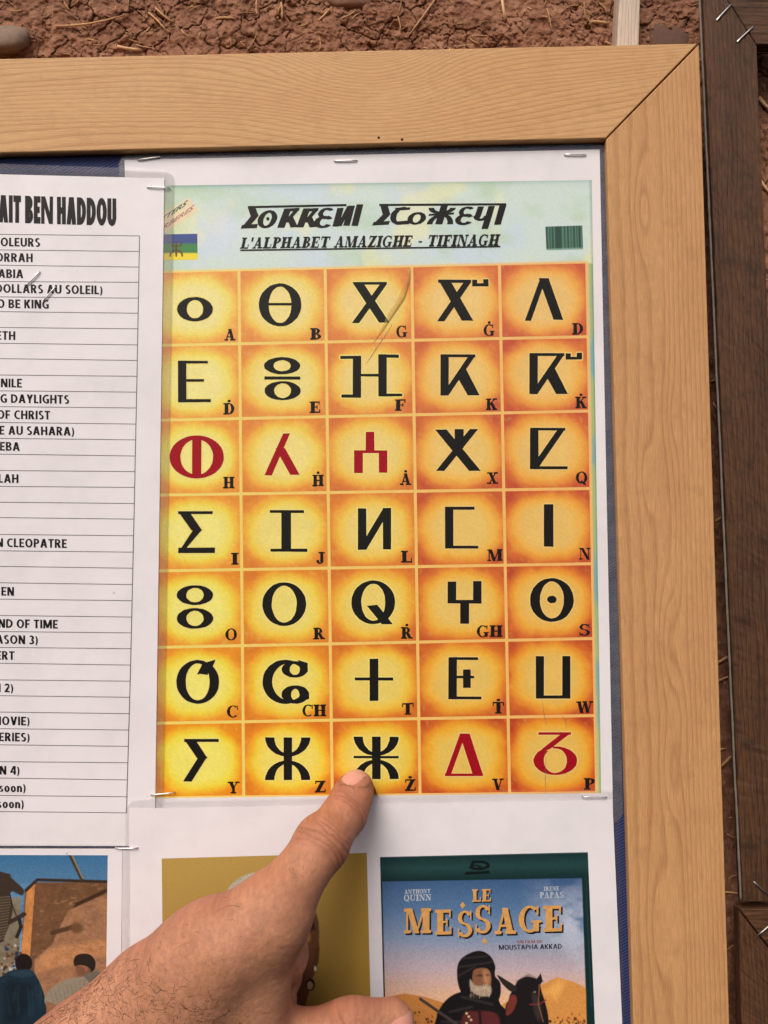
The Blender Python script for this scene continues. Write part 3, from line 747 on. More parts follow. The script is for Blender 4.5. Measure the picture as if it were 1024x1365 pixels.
cx_ = 931.0 + (ys_ + 40) * .0455 + 1.2 * (fbm(ys_ / 60, ys_ * 0, 5, 3) - .5)
v_, f_ = tube(P(cx_, ys_, H_DARK - .9 + .4 * np.sin(ys_ / 90)), .0005 * (1 + .14 * np.sin(ys_ * 2.2)), 7)
obj('cord', v_, f_, M_CORD, dark, True)
wire_staple('staple', 964.5, 17, math.radians(-47), 29, H_DARK, M_OLDSTEEL, dark, .45)
wire_staple('staple', 993, 46, math.radians(-43), 30, H_DARK, M_OLDSTEEL, dark, .45)
wire_staple('staple', 1014, 1184, math.radians(42), 26, H_DARK, M_OLDSTEEL, dark, .4)
dark2 = thing('dark_frame', 'second dark stained wooden frame whose corner starts under the tall one', 'frame', P(1000, 1450, H_DARK))
board('frame_rail', [(986, 1212), (1300, 1212), (1300, 1310), (1062, 1310)], H_DARK - 2, 5, M_DARKWOOD, dark2, grain_dark, 'u', nu=60, nv=30, rough=.6)
board('frame_stile', [(985, 1213.5), (1061, 1311), (1066, 1450), (991, 1450)], H_DARK - 2, 5, M_DARKWOOD, dark2, grain_dark, 'v', nu=30, nv=60, rough=.6)
wire_staple('staple', 1020, 1239, math.radians(-40), 26, H_DARK - 2, M_OLDSTEEL, dark2, .4)

# ------------------------------------------------------------------ laminated sheets
def film_ring(name, outer, inner, h, mat, parent, r=14, n=8, thick=.12):
    """clear border of the laminating pouch, round outer corners"""
    q = np.array(outer, float); w = np.array(inner, float); O, I = [], []
    for i in range(4):
        a, c, b_ = q[i - 1], q[i], q[(i + 1) % 4]
        d1 = (a - c) / np.linalg.norm(a - c); d2 = (b_ - c) / np.linalg.norm(b_ - c); ctr = c + (d1 + d2) * r
        for t in np.linspace(0, 1, n):
            g = t * math.pi / 2
            O.append(ctr - d2 * r * math.cos(g) - d1 * r * math.sin(g)); I.append(w[i])
    O, I = np.array(O), np.array(I); k = len(O)
    vo = P(O[:, 0], O[:, 1], h); vi = P(w[:, 0], w[:, 1], h); v = np.concatenate([vo, vi]); f = []
    for i in range(k):
        c0 = i // n; j = (i + 1) % k; c1 = j // n
        f.append((i, j, k + c0)[::-1] if c0 == c1 else (i, j, k + c1, k + c0)[::-1])
    return obj(name, v, f, mat, parent)

# --- the alphabet poster
poster = thing('alphabet_poster', 'laminated alphabet poster of orange and yellow letter squares under the fingertip', 'poster', P(500, 1096, .6))
HP = .6
slab('paper', [(166, 213), (799.5, 199), (817.5, 1090), (186, 1098)], HP, .25, M_PAPER, poster)
film_ring('laminate', [(158, 204), (809, 188.5), (831, 1098), (176, 1108)], [(166, 213), (799.5, 199), (817.5, 1090), (186, 1098)], HP + .02, M_FILM, poster, 18)

COLX = [(201, 206.5), (318.5, 325), (433.5, 443), (549, 560), (666, 679.5), (782.5, 795.5)]   # at y = 355 and y = 1060
ROWY = [(360.5, 350.2), (459, 449.8), (558.8, 549), (659, 652), (760, 752.4), (861.7, 852.4), (963, 955), (1063, 1057.5)]   # at x = 270 and x = 730
def corner(c, r):
    x, y = 500.0, 700.0
    for _ in range(6):
        t = (y - 355) / 705; x = COLX[c][0] * (1 - t) + COLX[c][1] * t
        u = (x - 270) / 460; y = ROWY[r][0] * (1 - u) + ROWY[r][1] * u
    return np.array([x, y])

pr = Print([(199, 247.6), (789, 240), (801.5, 1057.2), (206, 1064)], 2.2)
n1 = fbm(pr.x / 70, pr.y / 45, 21, 4)[:, None]; n2 = fbm(pr.x / 60 + 9, pr.y / 40, 33, 4)[:, None]; n3 = fbm(pr.x / 50 + 3, pr.y / 60, 45, 3)[:, None]
pr.c = ink(196, 213, 206) + 0 * n1
pr.mix(np.clip((n1[:, 0] - .45) * 5, 0, 1) * .8, ink(192, 208, 220))
pr.mix(np.clip((n2[:, 0] - .5) * 5, 0, 1) * .6, ink(174, 200, 166))
pr.mix(np.clip((n3[:, 0] - .56) * 6, 0, 1) * .6, ink(222, 222, 170))
pr.mix(np.clip(1 - (pr.x - 205) / 55, 0, 1) * .75, ink(172, 200, 142))
pr.mix(np.clip(1 - np.abs(pr.x - 300) / 40, 0, 1) * np.clip(1 - np.abs(pr.y - 305) / 60, 0, 1) * .6, ink(205, 215, 230))
pr.mix(np.exp(-np.clip(pr.y - (247 - (pr.x - 230) * .0125), 0, 99) / 3.5) * np.clip(1.1 - (pr.x - 220) / 900, .3, 1) * .85, ink(92, 140, 132))
# green-blue strip at the right side
edge_x = 783 + (pr.y - 355) * .0185
side = np.clip((pr.x - edge_x) / 2, 0, 1)
pr.mix(side * (pr.y > 350), ink(158, 178, 120))
pr.mix(side * np.clip((fbm(pr.x / 12, pr.y / 60, 52, 3) - .45) * 5, 0, 1) * (pr.y > 345), ink(120, 165, 165))
pr.mix(np.clip(1 - np.abs((pr.x - (788 + (pr.y - 240) * .0185))) / 2.0, 0, 1) * .8, ink(66, 110, 92))
# yellow lattice the squares sit in
lat = np.clip((pr.y - (358 - (pr.x - 270) * .0225)) / 3, 0, 1) * (1 - side)
lc = ink(240, 206, 108) * (1 - np.clip((pr.x - 230) / 520, 0, 1))[:, None] + ink(232, 176, 104) * np.clip((pr.x - 230) / 520, 0, 1)[:, None]
pr.mix(lat, lc)
pr.grain(.05, .6)
pr.build('picture_background', M_PRINT, poster, HP + .04)

SYM = {}
C5, C6, C7, C8 = crop(200, 340, 3.303), crop(500, 340, 3.303), crop(200, 650, 3.252), crop(500, 650, 3.252)
def sym(key, cf, red=False):
    g = Ink(); SYM[key] = (g, cf, red); return g
g = sym((0, 0), C5); g.A(198, 238, 79, 54, 36, 40)
g = sym((0, 1), C5); g.A(573, 219, 94, 95, 50, 80); g.R(522, 210, 625, 222)
g = sym((0, 2), C5); g.R(895, 118, 1043, 130); g.V(914, 119, 1032, 297, 46); g.V(1028, 128, 905, 300, 31)
g = sym((0, 3), C6); g.R(278, 108, 424, 122); g.V(304, 109, 407, 288, 50); g.V(408, 118, 290, 291, 32); g.R(428, 108, 450, 136); g.R(477, 106, 500, 136); g.R(428, 124, 500, 138)
g = sym((0, 4), C6); g.V(742, 102, 808, 285, 44); g.V(740, 102, 673, 289, 27)
g = sym((1, 0), C5); g.R(123, 465, 160, 648); g.R(123, 465, 255, 478); g.R(150, 546, 238, 558); g.R(123, 634, 268, 648)
g = sym((1, 1), C5); g.A(582, 487, 80, 38, 38, 24); g.R(503, 534, 662, 548); g.A(584, 597, 80, 42, 37, 32)
g = sym((1, 2), C5); g.R(893, 443, 930, 628); g.R(838, 443, 900, 457); g.R(843, 614, 900, 628); g.R(925, 523, 1010, 535); g.R(1006, 437, 1043, 622); g.R(1040, 438, 1096, 452); g.R(1040, 609, 1111, 622)
g = sym((1, 3), C6); g.R(288, 437, 325, 618); g.R(288, 437, 442, 450); g.V(428, 442, 309, 618, 30); g.poly([(368, 546), (400, 500), (460, 618), (408, 618)])
g = sym((1, 4), C6); g.R(680, 432, 717, 612); g.R(680, 431, 834, 444); g.V(820, 436, 700, 612, 30); g.poly([(758, 540), (790, 494), (850, 611), (798, 611)]); g.R(840, 432, 862, 458); g.R(888, 430, 912, 458); g.R(840, 447, 912, 460)
g = sym((2, 0), C5, True); g.A(206, 889, 120, 95, 72, 78); g.R(185, 800, 226, 978)
g = sym((2, 1), C5, True); g.V(602, 785, 520, 970, 31); g.V(574, 850, 638, 968, 42)
g = sym((2, 2), C5, True); g.R(950, 778, 988, 868); g.R(898, 860, 1044, 872); g.R(898, 862, 938, 960); g.R(1008, 860, 1045, 958)
g = sym((2, 3), C6); g.V(290, 768, 440, 950, 52); g.V(436, 766, 287, 950, 36); g.R(351, 766, 390, 850)
g = sym((2, 4), C6); g.R(683, 760, 720, 940); g.R(683, 760, 838, 772); g.V(822, 764, 702, 938, 32); g.R(684, 930, 848, 943)
g = sym((3, 0), C7); g.R(122, 102, 272, 115); g.poly([(122, 104), (170, 104), (226, 186), (180, 186)]); g.poly([(190, 180), (226, 182), (150, 272), (122, 282)]); g.R(122, 260, 282, 284)
g = sym((3, 1), C7); g.R(570, 97, 612, 275); g.R(520, 97, 668, 110); g.R(522, 265, 682, 278)
g = sym((3, 2), C7); g.R(901, 90, 938, 270); g.R(1010, 88, 1046, 268); g.V(1028, 90, 920, 270, 34)
g = sym((3, 3), C8); g.R(303, 83, 340, 264); g.R(303, 83, 432, 96); g.R(303, 252, 448, 264)
g = sym((3, 4), C8); g.R(732, 72, 773, 256)
g = sym((4, 0), C7); g.A(195, 466, 79, 43, 38, 31); g.A(195, 567, 79, 45, 37, 33)
g = sym((4, 1), C7); g.A(582, 505, 95, 95, 54, 80)
g = sym((4, 2), C7); g.A(968, 497, 95, 95, 52, 80); g.poly([(940, 512), (985, 508), (1052, 590), (1005, 590)]); g.poly([(1010, 575), (1055, 592), (1000, 592)])
g = sym((4, 3), C8); g.R(315, 407, 352, 500); g.R(425, 405, 462, 500); g.R(315, 487, 462, 502); g.R(370, 498, 408, 590)
g = sym((4, 4), C8); g.A(767, 487, 95, 95, 52, 80); g.D(767, 485, 21, 17)
g = sym((5, 0), C7); g.A(207, 842, 93, 95, 52, 80); g.poly([(204, 810), (228, 762), (285, 745), (262, 800)]); g.poly([(204, 806), (258, 790), (250, 812)])
g = sym((5, 1), C7); g.A(586, 842, 98, 96, 74, 80, 55, 305, icx=604); g.poly([(640, 746), (684, 760), (684, 800), (660, 790), (655, 768)]); g.A(628, 788, 57, 36, 22, 24); g.A(630, 897, 60, 40, 18, 24); g.poly([(655, 905), (690, 890), (690, 915), (640, 936)])
g = sym((5, 2), C7); g.R(952, 742, 990, 925); g.R(888, 823, 1055, 836)
g = sym((5, 3), C8); g.R(318, 735, 355, 918); g.R(318, 735, 447, 747); g.R(318, 906, 462, 918); g.R(350, 815, 430, 827); g.R(382, 788, 415, 868)
g = sym((5, 4), C8); g.R(697, 730, 733, 914); g.R(812, 730, 847, 914); g.R(697, 901, 847, 915)
g = sym((6, 0), C7); g.R(148, 1090, 298, 1103); g.poly([(148, 1092), (196, 1092), (250, 1174), (204, 1174)]); g.V(230, 1166, 162, 1274, 36)
def yaz(g, cx, y0, y1, bar=False):
    g.R(cx - 18, y0, cx + 19, y1); m_ = (y1 - y0) / 2
    g.A(cx, y0, 98, m_ * .9, 58, m_ * .74, 0, 180); g.A(cx, y1, 98, m_ * .92, 58, m_ * .76, 180, 360)
    if bar: g.R(cx - 98, y0 + m_ - 9, cx + 98, y0 + m_ + 2)
g = sym((6, 1), C7); yaz(g, 597, 1083, 1268)
g = sym((6, 2), C7); yaz(g, 981, 1080, 1264, True)
g = sym((6, 3), C8, True); g.V(381, 1066, 315, 1250, 25); g.V(388, 1066, 447, 1250, 44); g.R(303, 1240, 469, 1251)
g = sym((6, 4), C8, True); g.R(708, 1060, 850, 1072); g.poly([(812, 1064), (850, 1064), (760, 1132), (716, 1152), (726, 1132)]); g.A(782, 1184, 95, 62, 50, 53, -98, 232)

LET = {(0, 0): ('A', C5, 352, 376), (0, 1): ('B', C5, 730, 372), (0, 2): ('G', C6, 118, 362), (0, 3): ('G.', C6, 503, 356), (0, 4): ('D', C6, 893, 350),
       (1, 0): ('D.', C5, 348, 702), (1, 1): ('E', C5, 728, 695), (1, 2): ('F', C6, 112, 686), (1, 3): ('K', C6, 513, 682), (1, 4): ('K.', C6, 907, 674),
       (2, 0): ('H', C5, 347, 1027), (2, 1): ('H.', C5, 740, 1018), (2, 2): ('A.', C6, 135, 1012), (2, 3): ('X', C6, 518, 1007), (2, 4): ('Q', C6, 910, 1005),
       (3, 0): ('I', C7, 368, 334), (3, 1): ('J', C7, 738, 330), (3, 2): ('L', C8, 137, 325), (3, 3): ('M', C8, 520, 318), (3, 4): ('N', C8, 910, 312),
       (4, 0): ('O', C7, 352, 662), (4, 1): ('R', C7, 733, 658), (4, 2): ('R.', C8, 138, 655), (4, 3): ('GH', C8, 497, 648), (4, 4): ('S', C8, 908, 642),
       (5, 0): ('C', C7, 358, 996), (5, 1): ('CH', C7, 712, 992), (5, 2): ('T', C8, 142, 985), (5, 3): ('T.', C8, 535, 980), (5, 4): ('W', C8, 910, 977),
       (6, 0): ('Y', C7, 362, 1326), (6, 1): ('Z', C7, 738, 1322), (6, 2): ('Z.', C8, 153, 1315), (6, 3): ('V', C8, 533, 1312), (6, 4): ('P', C8, 930, 1310)}

M_HALO = [plain('pale_yellow_halo', ink(226, 210, 118), .4, noise=.1), plain('pale_sand_halo', ink(224, 188, 112), .4, noise=.1)]
def tile(r, c):
    p0, p1, p2, p3 = corner(c, r), corner(c + 1, r), corner(c + 1, r + 1), corner(c, r + 1)
    gx = 2.0
    q = [(p0[0] + gx, p0[1] + gx), (p1[0] - gx, p1[1] + gx), (p2[0] - gx, p2[1] - gx), (p3[0] + gx, p3[1] - gx)]
    t = Print(q, 2.4)
    a, b_ = t.u * 2 - 1, t.v * 2 - 1
    n = fbm(t.x / 20, t.y / 20, 3 + r * 5 + c, 3) - .5; n2_ = fbm(t.x / 5, t.y / 5, 13 + r * 5 + c, 3) - .5
    d = (np.abs(a * .97) ** 2.3 + np.abs(b_) ** 2.3) ** (1 / 2.3) + .16 * n + .05 * n2_
    k = min(1, c / 3.6 + .04 * (c == 3)); lowr = r / 6.0
    mixc = lambda A, B, t_: A * (1 - t_) + B * t_
    cen = mixc(mixc(ink(230, 217, 144), ink(226, 219, 106), lowr), mixc(ink(222, 184, 112), ink(216, 178, 88), lowr), k)
    yel = mixc(mixc(ink(238, 208, 92), ink(238, 208, 58), lowr), mixc(ink(230, 170, 78), ink(226, 164, 50), lowr), k)
    org = mixc(mixc(ink(230, 160, 72), ink(226, 148, 36), lowr), mixc(ink(214, 124, 60), ink(210, 112, 40), lowr), k)
    red = mixc(mixc(ink(212, 130, 64), ink(198, 104, 30), lowr), mixc(ink(188, 80, 54), ink(172, 62, 38), lowr), k)
    t.c = cen * (1 + .10 * n[:, None])
    sm = lambda e0, e1: np.clip((d - e0) / (e1 - e0), 0, 1)
    t.mix(sm(.52, .82), yel); t.mix(sm(.76, 1.0), org); t.mix(sm(.93, 1.16) * (.85 + .8 * n) * (.5 + .5 * k), red)
    t.mix(np.clip((n2_ - .12) * 4, 0, 1) * .25, cen)
    t.grain(.07, .8, 5 + r + c)
    o = t.build('tile', M_PRINT, poster, HP + .07)
    g_, cf, isred = SYM[(r, c)]
    s_ = g_.build('symbol', M_RED if isred else M_BLACK, o, HP + .11, cf, .55)
    hg = Ink()
    for q_ in range(8): hg.add(g_, lambda a_, b2, q_=q_: (a_ + 5.0 * math.cos(q_ * math.pi / 4), b2 + 5.0 * math.sin(q_ * math.pi / 4)))
    hg.build('symbol_halo', M_HALO[0 if c < 3 else 1], o, HP + .09 - hg.k * .0004, cf)
    txt, lf, lx, ly = LET[(r, c)]
    dot = txt.endswith('.'); t_ = txt.rstrip('.')
    g2, w = serif(t_, .03)
    if dot: g2.D(w / 2, 1.17, .13, .11)
    capc = 51.0; wid = {'I': 32, 'J': 40, 'M': 66, 'W': 74, 'GH': 112, 'CH': 104}.get(t_, 50)
    kx = wid / w
    fn = lambda a_, b2, lf=lf, lx=lx, ly=ly, kx=kx, w=w: lf(lx + (a_ - w / 2) * kx, ly - b2 * capc - (a_ - w / 2) * kx * .015)
    g2.build('letter', M_BLACK, o, HP + .11, fn, .5)
for r in range(7):
    for c in range(5):
        tile(r, c)

# heading of the poster
H1, H2 = crop(210, 240, 3.303), crop(500, 240, 3.2)
def ital(g, pts, w):
    for (a, b_), (c, d) in zip(pts[:-1], pts[1:]): g.L(a, b_, c, d, w)
t1 = Ink()
t1.L(398, 119, 832, 110, 10)
t1.poly([(398, 122), (432, 122), (446, 158), (412, 164)]); t1.poly([(412, 158), (446, 156), (402, 206), (366, 212)]); t1.poly([(372, 198), (442, 192), (436, 211), (366, 213)])
def slanted_ring(g, cx, cy, rx, ry, ix, iy, k=-.28, a0=0, a1=360):
    q = Ink(); q.A(0, 0, rx, ry, ix, iy, a0, a1); g.add(q, lambda a, b_: (cx + a + k * b_, cy + b_))
slanted_ring(t1, 484, 172, 42, 40, 17, 29); t1.D(486, 170, 7, 8)
for dx in (0, 84):
    t1.V(574 + dx, 126 - dx * .02, 543 + dx, 210 - dx * .03, 32); t1.poly([(560 + dx, 126), (626 + dx, 122), (622 + dx, 136), (560 + dx, 138)])
    t1.V(614 + dx, 130, 566 + dx, 186, 20); t1.poly([(570 + dx, 168), (596 + dx, 160), (618 + dx, 206), (586 + dx, 208)])
slanted_ring(t1, 744, 146, 36, 25, 14, 15, -.28, 40, 320); slanted_ring(t1, 732, 184, 42, 27, 16, 17, -.28, 30, 325)
t1.V(806, 122, 784, 204, 28); t1.V(856, 112, 832, 200, 28); t1.V(846, 114, 800, 202, 20)
t1.V(892, 106, 868, 201, 29)
t1.build('title_lettering', M_BLACK, poster, HP + .11, H1, .4)
t2 = Ink()
t2.L(18, 106, 560, 103, 9)
t2.poly([(22, 106), (54, 106), (66, 146), (34, 152)]); t2.poly([(34, 146), (66, 146), (24, 188), (-12, 192)]); t2.poly([(-6, 178), (64, 174), (58, 190), (-12, 193)])
slanted_ring(t2, 112, 152, 46, 38, 20, 28, -.28, 80, 285); t2.poly([(84, 118), (152, 116), (148, 126), (90, 130)]); t2.poly([(96, 176), (150, 172), (146, 188), (90, 191)])
slanted_ring(t2, 178, 163, 39, 27, 16, 18)
t2.V(296, 108, 272, 188, 30)
for sx_ in (-1, 1):
    slanted_ring(t2, 287, 118, 58, 26, 34, 16, -.28, 0 if sx_ > 0 else 90, 90 if sx_ > 0 else 180)
    slanted_ring(t2, 276, 188, 56, 44, 32, 34, -.28, 270 if sx_ > 0 else 180, 360 if sx_ > 0 else 270)
t2.poly([(230, 144), (338, 138), (336, 146), (228, 152)])
slanted_ring(t2, 392, 134, 34, 22, 14, 13, -.28, 40, 320); slanted_ring(t2, 382, 168, 40, 24, 16, 14, -.28, 30, 325)
t2.V(452, 112, 436, 160, 26); slanted_ring(t2, 455, 152, 34, 22, 10, 12, -.28, 0, 180); t2.V(498, 110, 468, 208, 28)
t2.V(546, 106, 522, 190, 29)
t2.build('title_lettering', M_BLACK, poster, HP + .11, H2, .4)
sub = serif_fit("L'ALPHABET AMAZIGHE - TIFINAGH", 320, 331.5, 664, 327, 15.0, .22)
sub.L(320, 333.3, 667, 328.4, 1.7)
sub.build('subtitle_lettering', M_BLACK, poster, HP + .11, None, .3)
# flag and small slanted wording at the left, bars at the right
fl = Print([(205, 312.5), (263, 311.5), (263.5, 346), (206, 347)], .8)
fl.c = ink(46, 70, 134) + 0 * fl.x[:, None]
fl.mix(np.clip((fl.y - 324) / 1.2, 0, 1), ink(54, 124, 62)); fl.mix(np.clip((fl.y - 336.5) / 1.5, 0, 1), ink(230, 206, 44))
fl.line([(235, 323), (235, 341)], 2.6, ink(88, 48, 36)); fl.line([(227, 341), (228, 336), (235, 333), (242, 336), (243, 341)], 2.4, ink(88, 48, 36)); fl.line([(227, 322), (229, 327), (235, 329), (241, 327), (242, 322)], 2.2, ink(88, 48, 36), op=.7)
fl.build('flag_emblem', M_PRINT, poster, HP + .07)
M_GREENINK = plain('green_ink', lin(52, 96, 88), .5, noise=.2); M_ROSEINK = plain('rose_ink', lin(170, 112, 104), .5, noise=.2); M_CREAM = plain('cream_halo', lin(232, 214, 176), .5, noise=.1)
ha = Ink(); ha.L(206, 306, 258, 272, 22); ha.build('badge_halo', M_CREAM, poster, HP + .06)
sans_print('badge_lettering', 'LETTERS', M_GREENINK, poster, HP + .09, 247, 274, 8, left=200, bold=.03, slope=-.68, shear=.5)
sans_print('badge_lettering', 'BERBERES', M_ROSEINK, poster, HP + .09, 256, 280, 8, left=203, bold=.02, slope=-.68, shear=.5)
ba = Print([(727, 302), (776.5, 300.5), (777.5, 332), (728.5, 333.5)], .7)
ba.c = ink(78, 118, 100) + 0 * ba.x[:, None]
for bx, bw in ((729, 2), (733, 1.4), (736.5, 2.4), (744, 9), (752.5, 1.6), (757, 2.2), (761, 1.2), (765, 2.4), (769, 1.2), (772.5, 3)):
    ba.line([(bx, 301), (bx + 1, 334)], bw, ink(42, 70, 58), .9)
ba.mix(np.clip((ba.y - (331 - (ba.x - 728) * .03)) / 1.0, 0, 1) * .5, ink(150, 190, 170))
ba.build('barcode', M_PRINT, poster, HP + .07)
# creases in the film
M_CREASE = film_mat('creased_film', .22, (.75, .68, .5))
def crease(pts, w, h=HP + .16):
    n = len(pts); xx = np.array(pts, float)
    ts = np.linspace(0, n - 1, 24); px = np.interp(ts, range(n), xx[:, 0]); py = np.interp(ts, range(n), xx[:, 1])
    v, f = tube(P(px, py, h), .001 * w * np.sin(np.linspace(.12, math.pi - .12, 24)), 6); obj('film_crease', v, f, M_CREASE, poster, True)

cp = np.array([(548, 357, 1), (545, 372, 7), (536, 396, 12), (522, 418, 10), (508, 442, 5), (497, 458, 1)], float)
tt = np.linspace(0, 5, 30); qx = np.interp(tt, range(6), cp[:, 0]); qy = np.interp(tt, range(6), cp[:, 1]); qw = np.interp(tt, range(6), cp[:, 2]) * .75
rows = [P(qx + o_ * qw, qy + .4 * o_ * qw, HP + .14 + e_ * qw * .035) for o_, e_ in ((-.5, 0), (-.15, .7), (.1, 1), (.3, .6), (.5, 0))]
obj('film_crease', np.stack(rows, 1).reshape(-1, 3), grid_faces(5, 30), film_mat('folded_film', .24, (.66, .42, .08), 1.25), poster, True)  # golden tint paints the fold's darker reflection into the clear film
for k in range(5): crease([(487 + k * 6, 486 - k * 9), (494 + k * 6, 476 - k * 9), (500 + k * 6, 466 - k * 9)], .15)
crease([(722, 930), (726, 955), (729, 968)], .14); crease([(728, 1000), (727, 1040), (727.5, 1058)], .12); crease([(748, 952), (754, 960), (755, 972)], .14)

# --- the list of films
lst = thing('list_sheet', 'laminated white sheet with a ruled table of capital letters', 'sheet', P(100, 1130, 1.2))
HL = 1.3
slab('paper', [(-170, 228), (219, 237.5), (206, 1128), (-170, 1127)], HL, .25, M_PAPER, lst)
film_ring('laminate', [(-176, 212), (231.5, 226), (216, 1133), (-176, 1133)], [(-170, 228), (219, 237.5), (206, 1128), (-170, 1127)], HL + .02, M_FILM2, lst, 13)
grot_print('heading_lettering', 'AIT BEN HADDOU', M_TEXT, lst, HL + .05, 155, 301, 36.5, left=-2, T=.29, slope=.03, gap=.05)
S3 = 2.8417
Lr = [268, 327, 386, 444, 504, 561, 620, 681, 740, 800, 860, 920, 981, 1041, 1102, 1161, 1221, 1282]
Ll = [262, 321, 379, 441, 499, 555, 615, 675, 733, 795, 855, 915, 975, 1035, 1095, 1157, 1217, 1277]
Lr2 = [34, 97, 159, 220, 282, 343, 405, 465, 525, 587, 648, 709, 771, 833, 895, 957, 1022, 1086, 1147]
Ll2 = [28, 92, 154, 213, 275, 337, 399, 460, 520, 580, 643, 703, 765, 828, 889, 953, 1015, 1081, 1142]
YR = [220 + v / S3 for v in Lr] + [680 + v / S3 for v in Lr2]
YL = [220 + v / S3 for v in Ll] + [680 + v / S3 for v in Ll2]
def tabx(y): return np.interp(y, [316, 500, 690, 890, 1084], [186, 182.6, 178.6, 174, 168.5])
ru = Ink()
for a, b_ in zip(YL, YR):
    xr = float(tabx(b_)); sl = (b_ - a) / xr
    ru.L(-150, a - 150 * sl, xr, b_, .85)
for a, b_ in zip(YR[:-1], YR[1:]): ru.L(float(tabx(a)), a - .3, float(tabx(b_)), b_ + .3, 1.0)
ru.build('table_rules', M_RULE, lst, HL + .05)
ROWS = {0: ('VOLEURS', 152), 1: ('GOMORRAH', 124), 2: ('ARABIA', 88), 3: ('DOLLARS AU SOLEIL)', 388), 4: ('TO BE KING', 185), 6: ('ETH', 58), 9: ('NILE', 83), 10: ('G DAYLIGHTS', 262), 11: ('OF CHRIST', 190),
        12: ('E AU SAHARA)', 281), 13: ('SHEBA', 75), 15: ('LAH', 70), 19: ('N CLEOPATRE', 253), 22: ('EN', 53), 24: ('END OF TIME', 219), 25: ('SEASON 3)', 143), 26: ('ERT', 55), 28: ('N 2)', 50), 30: ('MOVIE)', 112), 31: ('SERIES)', 112),
        33: ('N 4)', 74), 34: ('(soon)', 97), 35: ('(soon)', 90)}
for i, (txt, xr) in ROWS.items():
    x_ = xr / S3; f_ = x_ / float(tabx(YR[i])); yb = YL[i + 1] * (1 - f_) + YR[i + 1] * f_
    grot_print('text_line', txt, M_TEXT, lst, HL + .05, x_, yb - 4.6, 11.6, T=.205, slope=.016, squeeze=1.13)

# --- the street picture sheet, lower left
strt = thing('photo_sheet', 'laminated sheet with a printed photo of earthen houses and people in a street', 'sheet', P(60, 1420, 1.9))
HS = 1.9
slab('paper', [(-170, 1131), (163, 1131.5), (160, 1420), (-170, 1420)], HS, .2, M_PAPER, strt)
film_ring('laminate', [(-176, 1124), (173, 1125), (172, 1428), (-176, 1428)], [(-170, 1131), (163, 1131.5), (160, 1420), (-170, 1420)], HS + .02, M_FILM3, strt, 6)
Sx = crop(0, 1120, 4.655); S_ = lambda pts: [Sx(a, b_) for a, b_ in pts]
ph = Print([(-120, 1139.5), (143.6, 1140.2), (140, 1400), (-120, 1400)], .75)
ph.c = ink(60, 112, 156) * (1 - np.clip((ph.y - 1140) / 130, 0, 1))[:, None] + ink(116, 152, 178) * np.clip((ph.y - 1140) / 130, 0, 1)[:, None]
ph.poly(S_([(68, 360), (128, 350), (120, 720), (0, 900), (-300, 900), (-300, 600)]), ink(126, 118, 100))
ph.poly(S_([(155, 318), (225, 262), (665, 262), (665, 900), (130, 900), (130, 700)]), ink(112, 80, 55))
ph.poly(S_([(165, 325), (218, 268), (186, 720), (130, 705)]), ink(198, 134, 78))
ph.poly(S_([(668, 330), (420, 440), (320, 650), (215, 740), (210, 1140), (668, 1140)]), ink(156, 114, 84))
ph.poly(S_([(668, 600), (500, 640), (330, 660), (215, 750), (215, 830), (668, 720)]), ink(188, 134, 92), 3, .6)
tx = .6 * fbm(ph.x / 5, ph.y / 4, 8, 4) + .4 * fbm(ph.x / 18, ph.y / 14, 18, 3)
ph.c = ph.c * (1 + .42 * (tx[:, None] - .5) * 2 * (ph.y > 1178)[:, None])
ph.line(S_([(160, 312), (232, 246), (665, 258)]), 4.0, ink(56, 44, 36))
ph.line(S_([(465, 405), (670, 308)]), 4.6, ink(64, 44, 32)); ph.line(S_([(325, 576), (450, 540)]), 6.2, ink(84, 60, 42)); ph.ell(*Sx(475, 545), 9, 8, ink(108, 76, 52), 4, .8)
ph.line(S_([(436, 92), (508, 240)]), 5.2, ink(66, 58, 46)); ph.line(S_([(446, 92), (514, 238)]), 1.8, ink(140, 128, 100))
ph.blob(S_([(-200, 205), (40, 205), (72, 235), (142, 300), (148, 332), (128, 342), (76, 318), (64, 350), (80, 420), (66, 500), (30, 600), (0, 640), (-200, 700)]), ink(62, 50, 42))
for k in range(16): ph.line(S_([(-60, 360 + k * 18), (68 - k * 2, 350 + k * 17)]), 1.0, ink(126, 112, 92), .8, .8)
ph.line(S_([(64, 340), (76, 400), (105, 480)]), 1.4, ink(30, 26, 24)); ph.line(S_([(60, 510), (150, 460)]), 6, ink(58, 48, 42)); ph.line(S_([(105, 600), (130, 540), (120, 490)]), 5, ink(44, 38, 36))
for k in range(46):
    ph.ell(*Sx(random.uniform(-20, 130), random.uniform(640, 860)), random.uniform(1, 3), random.uniform(1, 3.4), ink(*random.choice([(58, 44, 38), (150, 110, 80), (190, 180, 170), (98, 62, 40), (40, 60, 74)])), 1)
ph.blob(S_([(-100, 900), (0, 850), (60, 812), (130, 800), (205, 818), (258, 910), (292, 1040), (310, 1240), (-100, 1240)]), ink(24, 46, 60))
ph.poly(S_([(20, 900), (60, 860), (210, 880), (220, 1000), (120, 1140), (20, 1140)]), ink(17, 34, 46), 6, .7); ph.ell(*Sx(147, 765), 11.5, 13, ink(28, 24, 24))
ph.blob(S_([(60, 834), (100, 808), (190, 806), (216, 836), (140, 852)]), ink(34, 60, 76), 2)
for k in range(14):
    x_ = random.uniform(10, 260); ph.line(S_([(x_, random.uniform(880, 960)), (x_ + random.uniform(-12, 24), random.uniform(980, 1140))]), 1.4, ink(36, 62, 76), 2.5, .5)
